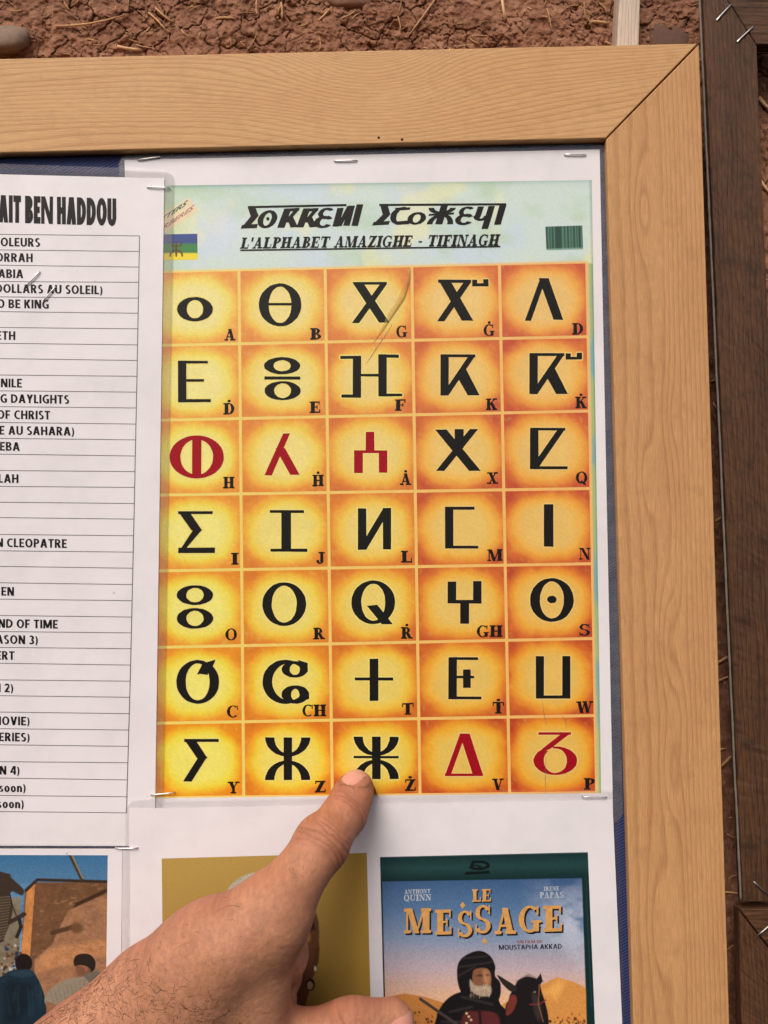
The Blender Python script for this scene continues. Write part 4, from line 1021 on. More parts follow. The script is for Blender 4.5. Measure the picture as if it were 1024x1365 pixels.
ph.blob(S_([(280, 970), (330, 910), (420, 862), (520, 846), (590, 812), (636, 838), (640, 1000), (350, 1100), (288, 1030)]), ink(146, 136, 118))
for k in range(9): ph.line(S_([(310 + k * 26, 930 - k * 8), (340 + k * 24, 1040 - k * 8)]), .9, ink(116, 106, 90), 1.2, .7)
ph.ell(*Sx(500, 800), 8, 9, ink(160, 108, 78)); ph.blob(S_([(456, 760), (466, 722), (510, 704), (562, 712), (592, 752), (588, 800), (560, 826), (548, 790), (500, 776), (468, 784)]), ink(42, 35, 31), 1); ph.blob(S_([(470, 800), (482, 776), (520, 790), (560, 800), (552, 836), (510, 846), (482, 836)]), ink(124, 86, 64), 1.6); ph.ell(*Sx(535, 800), 2, 3, ink(146, 102, 78), 1)
ph.poly(S_([(285, 1000), (350, 1020), (350, 1090), (290, 1090)]), ink(150, 104, 76)); ph.poly(S_([(515, 840), (600, 808), (640, 830), (560, 890)]), ink(110, 104, 92), 2)
for k in range(90):
    x_, y_ = random.uniform(40, 142), random.uniform(1180, 1345)
    msk = (ph.c[:, 0] > ph.c[:, 2] * 1.8)
    keep = ph.c.copy(); ph.line([(x_, y_), (x_ + random.uniform(1, 9), y_ + random.uniform(-3, 2))], random.uniform(.5, 1.3), ink(*random.choice([(84, 58, 40), (196, 150, 112)])), 1.2, .45)
    ph.c = np.where(msk[:, None], ph.c, keep)
ph.c = ph.c * .88
ph.grain(.16, .7, 23); ph.grain(.10, 1.6)
ph.build('printed_photo', M_PRINTM, strt, HS + .05)

# --- sheet with a portrait and a film cover, lower middle
shf = thing('picture_sheet', 'laminated white sheet with a gold portrait print and a blue film cover', 'sheet', P(500, 1420, 1))
HF = 1.65
slab('paper', [(172, 1078), (816.5, 1066), (832, 1420), (162, 1420), (162, 1132.5), (172, 1131)], HF, .2, M_PAPER, shf)
film_ring('laminate', [(166, 1066), (825, 1051), (834.5, 1428), (168, 1428)], [(172, 1078), (816.5, 1066), (832, 1420), (173, 1420)], HF + .02, M_FILM3, shf, 16)
po = Print([(215.5, 1144.5), (489, 1137), (496, 1410), (219, 1412)], 1.0)
po.c = ink(170, 142, 76) * (1 - po.v)[:, None] + ink(146, 114, 50) * po.v[:, None]
po.mix(np.clip((po.u - .55) * 2, 0, 1) * .5, ink(146, 112, 40)); po.mix(np.clip((po.x - 462) / 20, 0, 1) * .4, ink(176, 142, 62))
Q2 = crop(340, 1000, 3.741); Q_ = lambda pts: [Q2(a, b_) for a, b_ in pts]
po.ell(352, 1200, 52, 38, ink(166, 164, 148), 1.5)
po.poly([(312, 1215), (330, 1190), (398, 1190), (414, 1205), (424, 1235), (426, 1265), (418, 1300), (406, 1345), (330, 1345)], ink(104, 66, 42), 1.2)
po.poly(Q_([(250, 850), (292, 850), (305, 895), (270, 905), (235, 895)]), ink(58, 36, 26), 2)
po.poly(Q_([(300, 790), (318, 860), (322, 940), (305, 900), (285, 800)]), ink(88, 66, 40), 1.5); po.poly(Q_([(300, 985), (322, 985), (318, 1050), (292, 1130), (285, 1100)]), ink(92, 58, 36), 1)
po.ell(*Q2(262, 935), 4, 7, ink(158, 112, 70), 3, .8)
po.ell(*Q2(276, 1170), 6.2, 8.2, ink(30, 24, 20)); po.ell(*Q2(274, 1174), 4.0, 5.6, ink(176, 140, 110)); po.ell(*Q2(300, 1090), 1.6, 3.5, ink(220, 200, 170))
nh = fbm(po.x / 1.6, po.y / 1.6, 9, 2); hm = (np.hypot((po.x - 352) / 52, (po.y - 1200) / 38) < 1) & (po.y < 1192)
po.c = po.c * np.where(hm, .75 + .6 * nh, 1)[:, None]
po.grain(.05, .8)
po.build('portrait_print', M_PRINTM, shf, HF + .05)
Q3 = crop(490, 1110, 3.012); T_ = lambda pts: [Q3(a, b_) for a, b_ in pts]
cv = Print([(506.6, 1142.5), (783.8, 1136), (795, 1410), (513.5, 1410)], .8)
cv.c = ink(20, 44, 46) + 0 * cv.x[:, None]
cv.mix(np.clip(1 - np.abs(cv.v - .06) / .06, 0, 1), ink(34, 66, 66)); cv.line(T_([(50, 99), (885, 80)]), 1.6, ink(70, 92, 92), .8, .7); cv.line(T_([(876, 180), (900, 700)]), 1.2, ink(44, 70, 70), 1, .7)
art = np.clip((cv.y - (1175 - (cv.x - 508) * .0175)) / .8, 0, 1) * np.clip((Q3(862, 0)[0] + (cv.y - 1172) * .034 - cv.x) / .8, 0, 1) * np.clip((cv.x - (509.2 + (cv.y - 1175) * .025)) / .8, 0, 1)
g_ = np.clip((cv.y - 1172) / 160, 0, 1)
stops = [(0, (58, 88, 128)), (.25, (82, 114, 152)), (.5, (124, 142, 170)), (.75, (182, 164, 172)), (1, (222, 176, 140))]
skyc = np.stack([np.interp(g_, [s[0] for s in stops], [ink(*s[1])[k] for s in stops]) for k in range(3)], -1)
cl = np.clip((fbm(cv.x / 34, cv.y / 22, 14, 4) - .42) * 4, 0, 1) * np.clip((cv.x - 690) / 70, 0, 1) * np.clip(1 - np.abs(cv.y - 1235) / 70, 0, 1)
skyc = skyc * (1 - .75 * cl[:, None]) + ink(196, 200, 214) * .75 * cl[:, None]
cv.c = cv.c * (1 - art[:, None]) + skyc * art[:, None]
base = cv.c.copy()
cv.poly(T_([(66, 664), (150, 645), (230, 660), (330, 690), (420, 720), (420, 920), (66, 920)]), ink(194, 128, 66), 1.5)
cv.poly(T_([(540, 690), (640, 640), (760, 580), (830, 600), (890, 630), (890, 920), (540, 920)]), ink(204, 140, 72), 1.5)
cv.poly(T_([(700, 640), (770, 585), (800, 600), (760, 680)]), ink(230, 166, 88), 6, .6)
for k in range(170):
    x_, y_ = random.uniform(100, 880), random.gauss(758, 14); cv.ell(*Q3(x_, y_), random.uniform(.6, 1.8), random.uniform(.8, 2), ink(*random.choice([(70, 44, 30), (44, 32, 28), (120, 74, 44), (150, 60, 40)])), .8)
# a robed rider and a dark horse, kept general
DKC = ink(27, 24, 26)
cv.blob(T_([(372, 640), (300, 690), (268, 780), (255, 930), (575, 930), (566, 740), (535, 690), (520, 650), (505, 640)]), DKC, 1)
cv.blob(T_([(374, 640), (360, 585), (364, 525), (398, 490), (450, 474), (492, 494), (513, 535), (512, 575), (534, 605), (528, 670), (470, 700), (400, 690)]), DKC, 1)
cv.blob(T_([(424, 560), (440, 546), (478, 545), (494, 565), (497, 598), (490, 632), (466, 648), (436, 638), (422, 600)]), ink(128, 86, 62), 1.2)
cv.blob(T_([(462, 552), (488, 556), (494, 590), (486, 612), (466, 604)]), ink(166, 116, 84), 3, .75)
cv.ell(*Q3(452, 574), 4, 1.7, ink(60, 40, 32), 2, .8); cv.ell(*Q3(482, 572), 3, 1.5, ink(70, 46, 36), 2, .7); cv.line(T_([(470, 572), (476, 598)]), 1.2, ink(188, 138, 102), 1.5, .7)
cv.blob(T_([(412, 590), (428, 610), (450, 616), (480, 612), (496, 620), (494, 650), (470, 658), (436, 650), (414, 628)]), ink(176, 156, 134), 2.2, .9)
cv.line(T_([(462, 618), (486, 616)]), 1.0, ink(96, 64, 54), 1, .7)
for k in range(60):
    x_, y_ = random.uniform(414, 494), random.uniform(606, 654); cv.line(T_([(x_, y_), (x_ - 3, y_ + 12)]), .7, ink(*random.choice([(212, 196, 176), (110, 90, 76), (150, 130, 110)])), 1, .55)
for a_, b2, w_ in (((372, 540), (500, 520), 2.2), ((366, 575), (430, 540), 2), ((380, 505), (480, 496), 1.8), ((380, 660), (500, 690), 3), ((330, 720), (420, 700), 3), ((300, 760), (380, 760), 3)):
    cv.line([Q3(*a_), Q3(*b2)], w_, ink(58, 51, 52), 2.5, .7)
cv.blob(T_([(586, 628), (604, 594), (640, 578), (676, 586), (690, 600), (700, 640), (716, 690), (728, 760), (726, 930), (556, 930), (552, 720), (566, 672), (572, 650)]), ink(30, 26, 27), 1)
cv.poly(T_([(676, 592), (696, 564), (704, 596), (692, 616)]), ink(30, 26, 27), .8); cv.blob(T_([(580, 640), (545, 612), (520, 572), (548, 586), (600, 622)]), ink(44, 38, 36), 1)
for k in range(26): cv.line(T_([(600 + k * 3.6, 582 + abs(k - 13) * 1.2), (596 + k * 4.4, 566 + abs(k - 12) * 2.5)]), .8, ink(34, 30, 30), .8, .8)
cv.blob(T_([(660, 640), (684, 660), (700, 720), (690, 760), (668, 720)]), ink(52, 46, 46), 3, .8); cv.ell(*Q3(672, 640), 1.6, 1.4, ink(120, 104, 90), 1)
cv.line(T_([(652, 690), (690, 690), (716, 672)]), 1.6, ink(120, 50, 44), .8, .9); cv.line(T_([(690, 610), (686, 690), (706, 760)]), 1.4, ink(140, 92, 60), .8, .7)
cv.blob(T_([(570, 662), (592, 652), (600, 676), (582, 720), (556, 732)]), ink(112, 50, 44), 1.2)
cv.blob(T_([(380, 740), (440, 716), (520, 728), (536, 800), (540, 930), (380, 930)]), ink(88, 40, 40), 2.5, .75); cv.line(T_([(450, 720), (470, 930)]), 4, ink(38, 28, 30), 2)
for k in range(10): cv.ell(*Q3(398 + 9 * (k % 3), 726 + 13 * k), 1.7, 1.6, ink(196, 172, 134), .8)
cv.line(T_([(212, 668), (330, 750), (400, 800)]), 4, ink(66, 58, 56), .8)
cv.c = base * (1 - art[:, None]) + cv.c * art[:, None]
cv.grain(.14, .6, 29); cv.grain(.10, 1.4)
cover = cv.build('film_cover', M_PRINTM, shf, HF + .05)
M_GOLD = plain('gold_lettering', lin(214, 160, 92), .4, noise=.3, nscale=500); M_SILVER = plain('silver_lettering', lin(176, 186, 200), .4, noise=.2); M_DK = plain('dark_lettering', lin(30, 28, 34), .4); M_LOGO = plain('logo_ink', lin(12, 22, 24), .4); M_RUST = plain('rust_lettering', lin(150, 70, 50), .5)
def cover_text(name, text, x0, y0, x1, y1, cap, mat, h=.12, shadow=None):
    if shadow:
        serif_fit(text, x0 + shadow, y0 + shadow, x1 + shadow, y1 + shadow, cap).build('lettering_shadow', M_DK, cover, HF + .09, Q3)
    serif_fit(text, x0, y0, x1, y1, cap).build(name, mat, cover, HF + h, Q3, .3)
cover_text('title_lettering', 'LE', 420, 278, 498, 276, 50, M_GOLD, .13, 5)
for ch, x0, x1, yb, cap in (('M', 146, 255, 405, 100), ('E', 272, 342, 410, 100), ('S', 358, 422, 420, 105), ('S', 428, 496, 405, 112), ('A', 510, 596, 408, 105), ('G', 606, 700, 400, 104), ('E', 706, 786, 398, 104)):
    cover_text('title_lettering', ch, x0, yb, x1, yb - 2, cap, M_GOLD, .13, 7)
dm = Ink()
for cx, cy in ((382, 292), (470, 436)): dm.poly([(cx, cy - 14), (cx + 11, cy), (cx, cy + 14), (cx - 11, cy)])
dm.build('title_ornament', M_GOLD, cover, HF + .13, Q3)
cover_text('name_lettering', 'ANTHONY', 148, 246, 254, 243, 17, M_SILVER); cover_text('name_lettering', 'QUINN', 146, 275, 256, 272, 25, M_SILVER)
cover_text('name_lettering', 'IRENE', 708, 234, 770, 232, 17, M_SILVER); cover_text('name_lettering', 'PAPAS', 692, 264, 788, 262, 25, M_SILVER)
grot_print('credit_lettering', 'UN FILM DE', M_RUST, cover, HF + .1, Q3(702, 0)[0], Q3(0, 443)[1], 4.0, left=Q3(602, 0)[0], T=.17, slope=-.02)
grot_print('credit_lettering', 'MOUSTAPHA AKKAD', M_DK, cover, HF + .1, Q3(780, 0)[0], Q3(0, 466)[1], 6.4, left=Q3(528, 0)[0], T=.17, slope=-.02)
lg = Ink(); lg.A(446, 131, 46, 20, 32, 9, -120, 150); lg.V(428, 112, 414, 144, 12); lg.A(434, 139, 26, 10, 12, 4, 0, 360); lg.L(392, 164, 492, 158, 11)
lg.build('disc_logo', M_LOGO, cover, HF + .1, Q3)

# ------------------------------------------------------------------ staples that hold the sheets
pts_ = np.array([(-5, -1.6), (-5, -.1), (-4.55, .32), (-2, .40), (2, .40), (4.55, .32), (5, -.1), (5, -1.6)]) * .001
v_, f_ = tube(np.stack([pts_[:, 0], -pts_[:, 1], 0 * pts_[:, 0]], -1), .0003, 8)
proto = obj('staple', v_, f_, M_STEEL, None, True, origin=(0, 0, 0))
STAPLES = [(199, 211.5, -8, 31, HP + .25, 'bright staple in the poster corner where the clear film covers navy cloth'),
           (211, 250, 2, 30, HL + .25, 'staple bridging list sheet and green top of the poster'),
           (461, 214.5, -1, 31, HP + .2, 'staple in the middle of the white strip above the poster heading'),
           (767, 206.5, 1, 29, HP + .25, 'staple in the white upper right corner of the poster'),
           (216, 1058, -5, 30, HF + .3, 'staple at the foot of the orange Y square beside the list sheet'),
           (168.5, 1130.5, 0, 29, HS + .3, 'staple just above the street photo at the foot of the list'),
           (793, 1062.5, 2, 31, HF + .3, 'staple under the red P-like sign near the blue cloth'),
           (45, 371, -47, 24, HL + .25, 'slanted staple on the list sheet, upper of two'),
           (66, 392, -50, 25, HL + .25, 'slanted staple on the list sheet, lower of two')]
for i, (a, b_, dg, ln, h, lb) in enumerate(STAPLES):
    o = proto if i == 0 else proto.copy()
    if i: sc.collection.objects.link(o)
    o.location = P(a, b_, h); o.rotation_euler = (0, math.radians(dg), 0); k = ln * .331 / 10; o.scale = (k, 1, 1)
    tag(o, lb, 'staple', 'staples holding the laminated sheets')

# ------------------------------------------------------------------ the pointing hand
def J(px, py, h): return P(px, py, h) * 1000 * np.array([1, -1, 1]) + np.array([0, 0, -Z0 * 1000])   # mm: x, height off board, z
def cone(p, a, b_, ra, rb):
    ab = b_ - a; t = np.clip(((p - a) @ ab) / (ab @ ab), 0, 1)
    return np.linalg.norm(p - a - t[:, None] * ab, axis=1) - (ra + (rb - ra) * t)
def ellip(p, c, axes, rad):
    q = (p - c) @ axes.T / rad; k = np.linalg.norm(q, axis=1)
    return (k - 1) * min(rad) * (.6 + .4 * np.clip(k, 0, 2))
def smin(a, b_, k):
    h = np.clip(.5 + .5 * (b_ - a) / k, 0, 1); return b_ * (1 - h) + a * h - k * h * (1 - h)
TIP, DIP, PIP, MCP = J(475, 1050, 8.5), J(459.5, 1085, 17), J(429, 1124, 31), J(361, 1222, 50)
MID, RNG, PNK = J(300, 1256, 56), J(247, 1281, 53), J(192, 1318, 45)
WR1, WR2 = J(210, 1420, 47), J(104, 1424, 46)
ARM1, ARM2 = J(-330, 1860, 56), J(-420, 1790, 54)
TM0, TM1, TM2, TM3 = J(250, 1440, 40), J(385, 1402, 46), J(468, 1378, 43), J(521, 1366, 37)
def hand_sdf(p):
    d = cone(p, MCP, WR1, 12.2, 16)
    for q, w, r in ((MID, WR1, 13), (RNG, WR2, 12.5), (PNK, WR2, 12)):
        d = smin(d, cone(p, q, w, r, 16), 16)
    d = smin(d, cone(p, (MID + RNG) / 2 - np.array([0, 6, 0]), (WR1 + WR2) / 2, 13, 17), 10)
    d = smin(d, cone(p, WR1, ARM1, 18, 30), 16); d = smin(d, cone(p, WR2, ARM2, 17, 30), 16)
    # flesh between thumb and forefinger
    d = smin(d, cone(p, J(340, 1280, 43), J(332, 1385, 42), 11.5, 15), 12)
    d = smin(d, cone(p, J(352, 1258, 51), J(346, 1352, 52), 8.6, 9.5), 9)
    # knuckles
    for q, r in ((MCP + [0, 2.5, 0], 9.5), (MID + [0, 3, 0], 9), (RNG + [0, 2.5, 0], 8.5)):
        d = smin(d, np.linalg.norm(p - q, axis=1) - r, 12)
    # thumb
    t = smin(cone(p, TM0, TM1, 16, 12.6), cone(p, TM1, TM2, 12.2, 11.2), 6); t = smin(t, cone(p, TM2, TM3, 11.2, 9.2), 5)
    d = smin(d, t, 7)
    # forefinger
    f = smin(cone(p, MCP, PIP, 11.6, 10.2), cone(p, PIP, DIP, 10.2, 8.9), 4); f = smin(f, cone(p, DIP, TIP, 8.9, 7.3), 3)
    f = smin(f, np.linalg.norm(p - (PIP + np.array([0, 1.2, .5])), axis=1) - 10.1, 3)
    f = smin(f, np.linalg.norm(p - (DIP * .42 + TIP * .58 - np.array([0, 1.0, 0])), axis=1) - 8.5, 3)
    d = smin(d, f, 9)
    # folded fingers
    for a, b_, c, e, r in ((MID, J(374, 1272, 32), J(370, 1300, 15), J(310, 1318, 16), 10.4), (RNG, J(360, 1336, 26), J(346, 1352, 13), J(290, 1360, 16), 10), (PNK, J(300, 1392, 24), J(290, 1404, 12), J(250, 1400, 16), 9)):
        m_ = smin(cone(p, a, b_, r + 1, r), cone(p, b_, c, r, r - .7), 3); m_ = smin(m_, cone(p, c, e, r - .7, r - 1.5), 3)
        d = smin(d, m_, 2.2)
    return d
VX = 1.1
lo = np.array([-305., 1.0, -385.]); hi = np.array([20., 92., -100.])
nx, ny, nz = ((hi - lo) / VX).astype(int) + 1
gx_, gy_, gz_ = [lo[i] + VX * np.arange(n) for i, n in enumerate((nx, ny, nz))]
F = np.empty((nx, ny, nz))
for i in range(nx):
    A_, B_ = np.meshgrid(gy_, gz_, indexing='ij')
    F[i] = hand_sdf(np.stack([np.full(A_.size, gx_[i]), A_.ravel(), B_.ravel()], -1)).reshape(ny, nz)
F[0] = 5; F[-1] = 5; F[:, 0] = np.maximum(F[:, 0], .1); F[:, :, 0] = 5; F[:, -1] = 5
def surface_nets(F, lo, h):
    s = F < 0
    nx, ny, nz = F.shape
    acc = np.zeros((nx - 1, ny - 1, nz - 1, 3)); cnt = np.zeros((nx - 1, ny - 1, nz - 1))
    cs = [(a, b, c) for a in (0, 1) for b in (0, 1) for c in (0, 1)]
    def cut(o): return F[o[0]:nx - 1 + o[0], o[1]:ny - 1 + o[1], o[2]:nz - 1 + o[2]]
    for o in cs:
        for ax in range(3):
            if o[ax]: continue
            e = list(o); e[ax] = 1
            a, b = cut(o), cut(e); m = (a < 0) != (b < 0)
            t = np.where(m, a / np.where(m, a - b, 1), 0)
            for k in range(3):
                acc[..., k] += m * (o[k] + (t if k == ax else 0))
            cnt += m
    act = cnt > 0
    idx = -np.ones(act.shape, np.int64); idx[act] = np.arange(act.sum())
    ii = np.argwhere(act)
    v = lo + h * (ii + acc[act] / cnt[act][:, None])
    faces = []
    for ax in range(3):
        u, w = (ax + 1) % 3, (ax + 2) % 3
        sl0 = [slice(None)] * 3; sl1 = [slice(None)] * 3
        sl0[ax] = slice(0, -1); sl1[ax] = slice(1, None)
        ch = s[tuple(sl0)] != s[tuple(sl1)]
        q = np.argwhere(ch); inside = s[tuple(sl0)][ch]
        ok = (q[:, u] > 0) & (q[:, w] > 0) & (q[:, u] < F.shape[u] - 1) & (q[:, w] < F.shape[w] - 1)
        q, inside = q[ok], inside[ok]
        def at(du, dw):
            r = q.copy(); r[:, u] -= du; r[:, w] -= dw; return idx[r[:, 0], r[:, 1], r[:, 2]]
        f = np.stack([at(0, 0), at(1, 0), at(1, 1), at(0, 1)], -1)
        f = np.where(inside[:, None], f[:, ::1], f[:, ::-1])
        faces.append(f)
    return v, np.concatenate(faces)
hv, hf = surface_nets(F, lo, VX)
def sdf_normal(p):
    e = .4; n = np.stack([hand_sdf(p + d) - hand_sdf(p - d) for d in np.eye(3) * e], -1)
    return n / (np.linalg.norm(n, axis=1)[:, None] + 1e-9)
for _ in range(2):
    n_ = sdf_normal(hv); hv = hv - n_ * np.clip(hand_sdf(hv), -.6, .6)[:, None] * .7
hn = sdf_normal(hv)
# one round of splitting for finer skin
tmp = bpy.data.meshes.new('tmp'); tmp.from_pydata([tuple(v) for v in hv], [], [tuple(f) for f in hf]); tmp.update()
to = bpy.data.objects.new('tmp', tmp); sc.collection.objects.link(to)
mod = to.modifiers.new('s', 'SUBSURF'); mod.levels = 1; mod.render_levels = 1
ev = bpy.data.meshes.new_from_object(to.evaluated_get(bpy.context.evaluated_depsgraph_get()))
bpy.data.objects.remove(to); bpy.data.meshes.remove(tmp)
hv = np.empty(len(ev.vertices) * 3); ev.vertices.foreach_get('co', hv); hv = hv.reshape(-1, 3)
hf = np.array([tuple(p.vertices) for p in ev.polygons]); bpy.data.meshes.remove(ev)
hn = sdf_normal(hv)
def axis_coord(p, a, b_):
    ab = b_ - a; L_ = np.linalg.norm(ab); return (p - a) @ (ab / L_), L_
disp = np.zeros(len(hv)); redm = np.zeros(len(hv)); crs = np.zeros(len(hv))
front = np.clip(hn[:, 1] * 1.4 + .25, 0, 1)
def creases(joint, nxt, rad, offs, depth, width):
    """folds of skin across the back of a finger joint"""
    global disp, redm
    ax = (nxt - joint) / np.linalg.norm(nxt - joint); d = hv - joint; s = d @ ax; r = np.linalg.norm(d - s[:, None] * ax, axis=1)
    near = np.clip(1.5 - r / rad, 0, 1) * front
    side = d @ np.cross(ax, [0, 1, 0])
    for o, k in offs:
        ss = s - o - .02 * side * side * np.sign(o + .01) + .9 * (vnoise(side * .35 + o, s * .1, 3) - .5)
        disp -= depth * k * np.exp(-(ss / width) ** 2) * np.clip(near * 1.6, 0, 1) * (.45 + .9 * vnoise(side * .3 + o * 3, s * 0, 8))
        crs[:] = np.maximum(crs, k * np.exp(-(ss / (width * 1.3)) ** 2) * np.clip(near * 1.6, 0, 1))
    redm = np.maximum(redm, np.exp(-(s / 7) ** 2) * near)
creases(PIP, MCP, 12, [(-3.0, .8), (-1.2, 1), (.6, 1), (2.6, .9), (4.8, .6), (-5.0, .5)], .46, .42)
creases(DIP, PIP, 10, [(-1.0, .8), (.5, 1), (1.9, .6)], .28, .4)
creases(TM2, TM1, 13, [(-2, .7), (0, 1), (2, .8), (3.6, .5)], .5, .5)
# loose skin lines between thumb and finger, tendons
pxs = 512 + hv[:, 0] / (.331 * 1); 
lines = np.sin((hv[:, 0] * .35 + hv[:, 2] * 1.15) * 1.9 + 3 * fbm(hv[:, 0] * .06, hv[:, 2] * .06, 5, 3))
zone = np.exp(-np.sum((hv - J(372, 1248, 58)) ** 2, axis=1) / (18 ** 2))
lines = fbm(hv[:, 0] * .22 + hv[:, 2] * .75, hv[:, 0] * .30 - hv[:, 2] * .10, 51, 3) - .5
disp += .28 * lines * zone * front
disp += .10 * (fbm(hv[:, 0] * .5, hv[:, 2] * .5, 27, 3) - .5) * front * .5
disp += .35 * (fbm(hv[:, 0] * .06, hv[:, 2] * .06, 25, 2) - .5) * front
hv2 = hv + hn * disp[:, None]
hw = hv2 / 1000 * np.array([1, -1, 1]) + np.array([0, 0, Z0])
# skin colour: blood under the skin at tip and knuckles; side faces redder
tone = fbm(hv[:, 0] * .07, hv[:, 2] * .07, 91, 4)[:, None]
_w = hv / 1000 * np.array([1, -1, 1]) + np.array([0, 0, Z0]) - CPOS
ppy0 = 682.5 - FPX * (_w @ UPV) / (_w @ FWD)
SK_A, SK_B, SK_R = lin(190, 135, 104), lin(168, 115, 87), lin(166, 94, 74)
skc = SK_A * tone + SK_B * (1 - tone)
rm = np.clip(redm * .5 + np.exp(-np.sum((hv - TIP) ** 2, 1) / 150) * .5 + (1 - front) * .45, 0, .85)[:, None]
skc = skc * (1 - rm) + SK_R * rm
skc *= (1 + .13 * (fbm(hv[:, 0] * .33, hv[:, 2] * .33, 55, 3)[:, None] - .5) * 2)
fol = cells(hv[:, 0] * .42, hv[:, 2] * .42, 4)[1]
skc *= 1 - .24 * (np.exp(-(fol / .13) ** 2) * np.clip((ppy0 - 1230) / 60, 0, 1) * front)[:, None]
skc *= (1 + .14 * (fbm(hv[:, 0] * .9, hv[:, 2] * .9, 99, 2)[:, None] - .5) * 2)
brown = np.clip(redm * .30 + crs * .55, 0, .7)[:, None]; skc = skc * (1 - brown) + lin(138, 84, 60) * brown  # knuckles browner, and crease shade painted into the skin colour
# shaded groove round the nail, darkened into the skin colour
_ax = (TIP - DIP) / np.linalg.norm(TIP - DIP); _dv = np.array([-.42, 1.0, .42]); _dv = _dv - (_dv @ _ax) * _ax; _dv /= np.linalg.norm(_dv); _sd = np.cross(_ax, _dv)
_q = hv - DIP; _t = (_q @ _ax - 8.2) / 14.0; _l = np.abs(_q @ _sd); _up = (_q @ _dv) > 1.0
_wk = 6.4 * np.sqrt(np.clip(1 - np.clip((.30 - _t) / .30, 0, 1) ** 2, 0, 1))
_band = np.where(_t > 0, np.exp(-((_l - _wk - .35) / .5) ** 2), np.exp(-((_t + .02) * 14 / .5) ** 2) * (_l < 3.5)) * _up * (_t > -.1) * (_t < .85)
skc = skc * (1 - .42 * np.clip(_band, 0, 1)[:, None])
m, nt, b = new_mat('skin'); N = nt.nodes.new; Lk = nt.links.new
a = N('ShaderNodeAttribute'); a.attribute_name = 'Col'
tc = N('ShaderNodeTexCoord')
vo = N('ShaderNodeTexVoronoi'); vo.inputs['Scale'].default_value = 1150; vo.feature = 'DISTANCE_TO_EDGE'; Lk(tc.outputs['Object'], vo.inputs['Vector'])
nz = N('ShaderNodeTexNoise'); nz.inputs['Scale'].default_value = 900; nz.inputs['Detail'].default_value = 5; Lk(tc.outputs['Object'], nz.inputs['Vector'])
mr = N('ShaderNodeMapRange'); mr.inputs['To Min'].default_value = .86; mr.inputs['To Max'].default_value = 1.14; Lk(nz.outputs['Fac'], mr.inputs['Value'])
sv = N('ShaderNodeVectorMath'); sv.operation = 'SCALE'; Lk(a.outputs['Color'], sv.inputs[0]); Lk(mr.outputs[0], sv.inputs['Scale']); Lk(sv.outputs[0], b.inputs['Base Color'])
mm = N('ShaderNodeMath'); mm.operation = 'MINIMUM'; mm.inputs[1].default_value = .12; Lk(vo.outputs['Distance'], mm.inputs[0])
m3 = N('ShaderNodeMath'); m3.operation = 'MULTIPLY_ADD'; m3.inputs[1].default_value = 4.0; Lk(mm.outputs[0], m3.inputs[0]); Lk(nz.outputs['Fac'], m3.inputs[2])
bp = N('ShaderNodeBump'); bp.inputs['Strength'].default_value = .5; bp.inputs['Distance'].default_value = .00022; Lk(m3.outputs[0], bp.inputs['Height']); Lk(bp.outputs[0], b.inputs['Normal'])
b.inputs['Roughness'].default_value = .56; b.inputs['Specular IOR Level'].default_value = .3
b.inputs['Subsurface Weight'].default_value = .12; b.inputs['Subsurface Radius'].default_value = (1.0, .35, .2); b.inputs['Subsurface Scale'].default_value = .0025
M_SKIN = m
hand_o = P(100, 1500, 0)
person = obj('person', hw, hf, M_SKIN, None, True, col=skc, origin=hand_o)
tag(person, 'bare hand with forefinger pointing at the lowest row of the poster', 'person')

# nails follow the finger surface
M_NAILP = plain('fingernail', lin(206, 146, 128), .28, noise=.08, nscale=250)
def nail(base, tip, dors, length, half, start, rise, tipr):
    ax = (tip - base) / np.linalg.norm(tip - base); dv = dors - (dors @ ax) * ax; dv /= np.linalg.norm(dv); sd = np.cross(ax, dv)
    nu_, nv_ = 21, 25; V_ = []
    for i in range(nv_):
        t = i / (nv_ - 1)
        wk = half * (1 - .10 * (1 - t)) * min(1, math.sqrt(max(1e-3, 1 - max(0, (.30 - t) / .30) ** 2)) * 1.0) * (math.sqrt(max(.02, 1 - max(0, (t - .72) / .28) ** 2)))
        for j in range(nu_):
            s = (j / (nu_ - 1) * 2 - 1)
            V_.append((start + length * t, s * wk, abs(s), t))
    V_ = np.array(V_)
    p = base + V_[:, :1] * ax + V_[:, 1:2] * sd + dv * 16
    for _ in range(40):
        p = p - dv * np.clip(hand_sdf(p), -1, 3)[:, None] * .8
    p = p + dv * (rise * (1 - V_[:, 2:3] ** 4) - .12)
    w = p / 1000 * np.array([1, -1, 1]) + np.array([0, 0, Z0])
    f = grid_faces(nu_, nv_)
    return obj('fingernail', w, f, M_NAILP, person, True)
link_fix = -Vector(person.location)
nail(DIP, TIP, np.array([-.42, 1.0, .42]), 14.0, 6.4, 8.2, .20, 7)
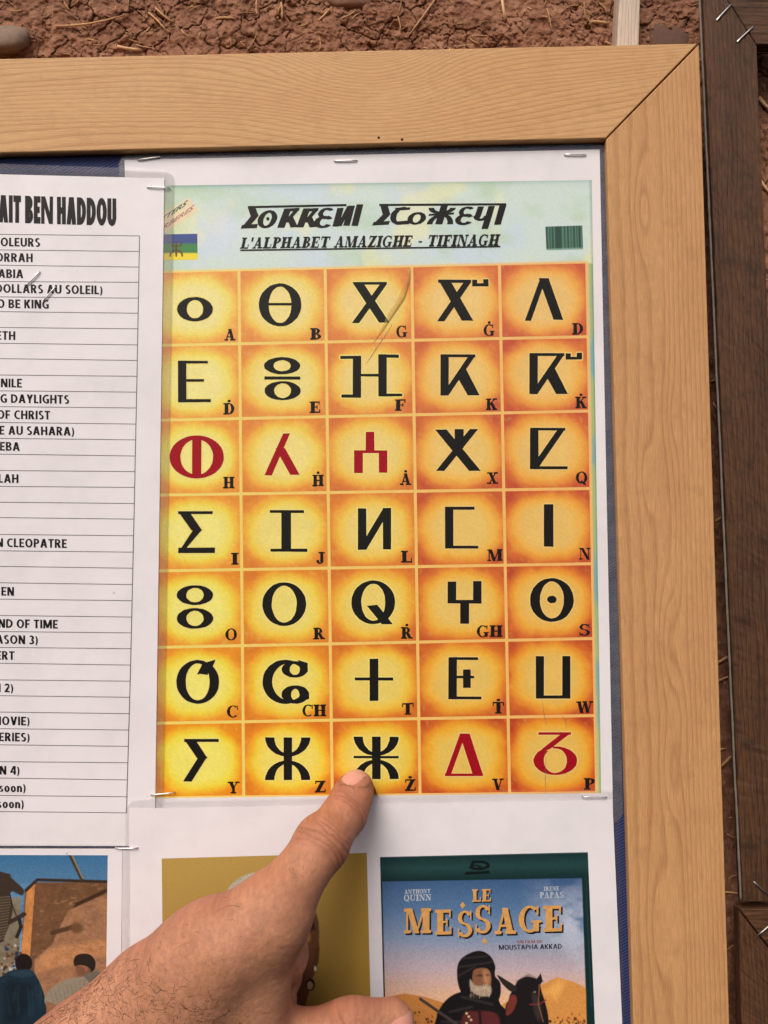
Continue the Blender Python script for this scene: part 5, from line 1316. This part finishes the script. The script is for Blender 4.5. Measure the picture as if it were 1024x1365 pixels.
nail(TM2, TM3, np.array([.1, 1.0, .05]), 14, 7.0, 11.0, .28, 9)
for o in person.children: o.matrix_parent_inverse = Matrix.Translation(-Vector(person.location))

# hairs on the back of the hand and first finger joint
M_HAIR = plain('body_hair', lin(60, 42, 34), .5, noise=.2)
hr = Mesh()
def px_of(p):
    w = p / 1000 * np.array([1, -1, 1]) + np.array([0, 0, Z0]) - CPOS
    d = w @ FWD; return 512 + FPX * w[:, 0] / d, 682.5 - FPX * (w @ UPV) / d
ppx, ppy = px_of(hv2)
vis = np.where((hn[:, 1] > .1) & (ppy < 1372) & (ppx > 0))[0]
wgt = np.zeros(len(vis)); X_, Y_ = ppx[vis], ppy[vis]
wgt += np.clip((1330 - X_ * .0 - 0) * 0 + (Y_ - 1290 + (240 - X_) * .45) / 80, 0, 1) * np.clip((400 - X_) / 110, 0, 1)
wgt += 1.0 * np.exp(-((X_ - 392) / 14) ** 2 - ((Y_ - 1160) / 16) ** 2) * (hn[vis][:, 1] > .5)
wgt += .05 * (X_ < 330) * (Y_ < 1290)
pick = rng.choice(vis, 760, p=wgt / wgt.sum(), replace=False)
for i in pick:
    p0, n0 = hv2[i], hn[i]
    onf = ppy[i] < 1200
    base_dir = np.array([-.75, 0, .15]) if not onf else np.array([-.5, 0, .75])
    d0 = base_dir + rng.normal(0, .55, 3) * np.array([1, .2, 1]); d0 = d0 - (d0 @ n0) * n0; d0 /= np.linalg.norm(d0)
    L_ = rng.uniform(1.0, 2.4) if onf else (rng.uniform(.8, 3.0) if rng.random() < .85 else rng.uniform(3, 7))
    t = np.linspace(0, 1, 6)[:, None]; side = np.cross(d0, n0) * rng.normal(0, .35)
    q = p0 - n0 * .1 + L_ * (d0 * t + side * t * t + n0 * (.32 * t - .26 * t * t))
    v, f = tube(q / 1000 * np.array([1, -1, 1]) + np.array([0, 0, Z0]), .001 * rng.uniform(.034, .06) * np.array([1, 1, .9, .8, .6, .3]), 3)
    hr.add(v, f)
ho = hr.build('hand_hair', M_HAIR, person)
ho['kind'] = 'stuff'
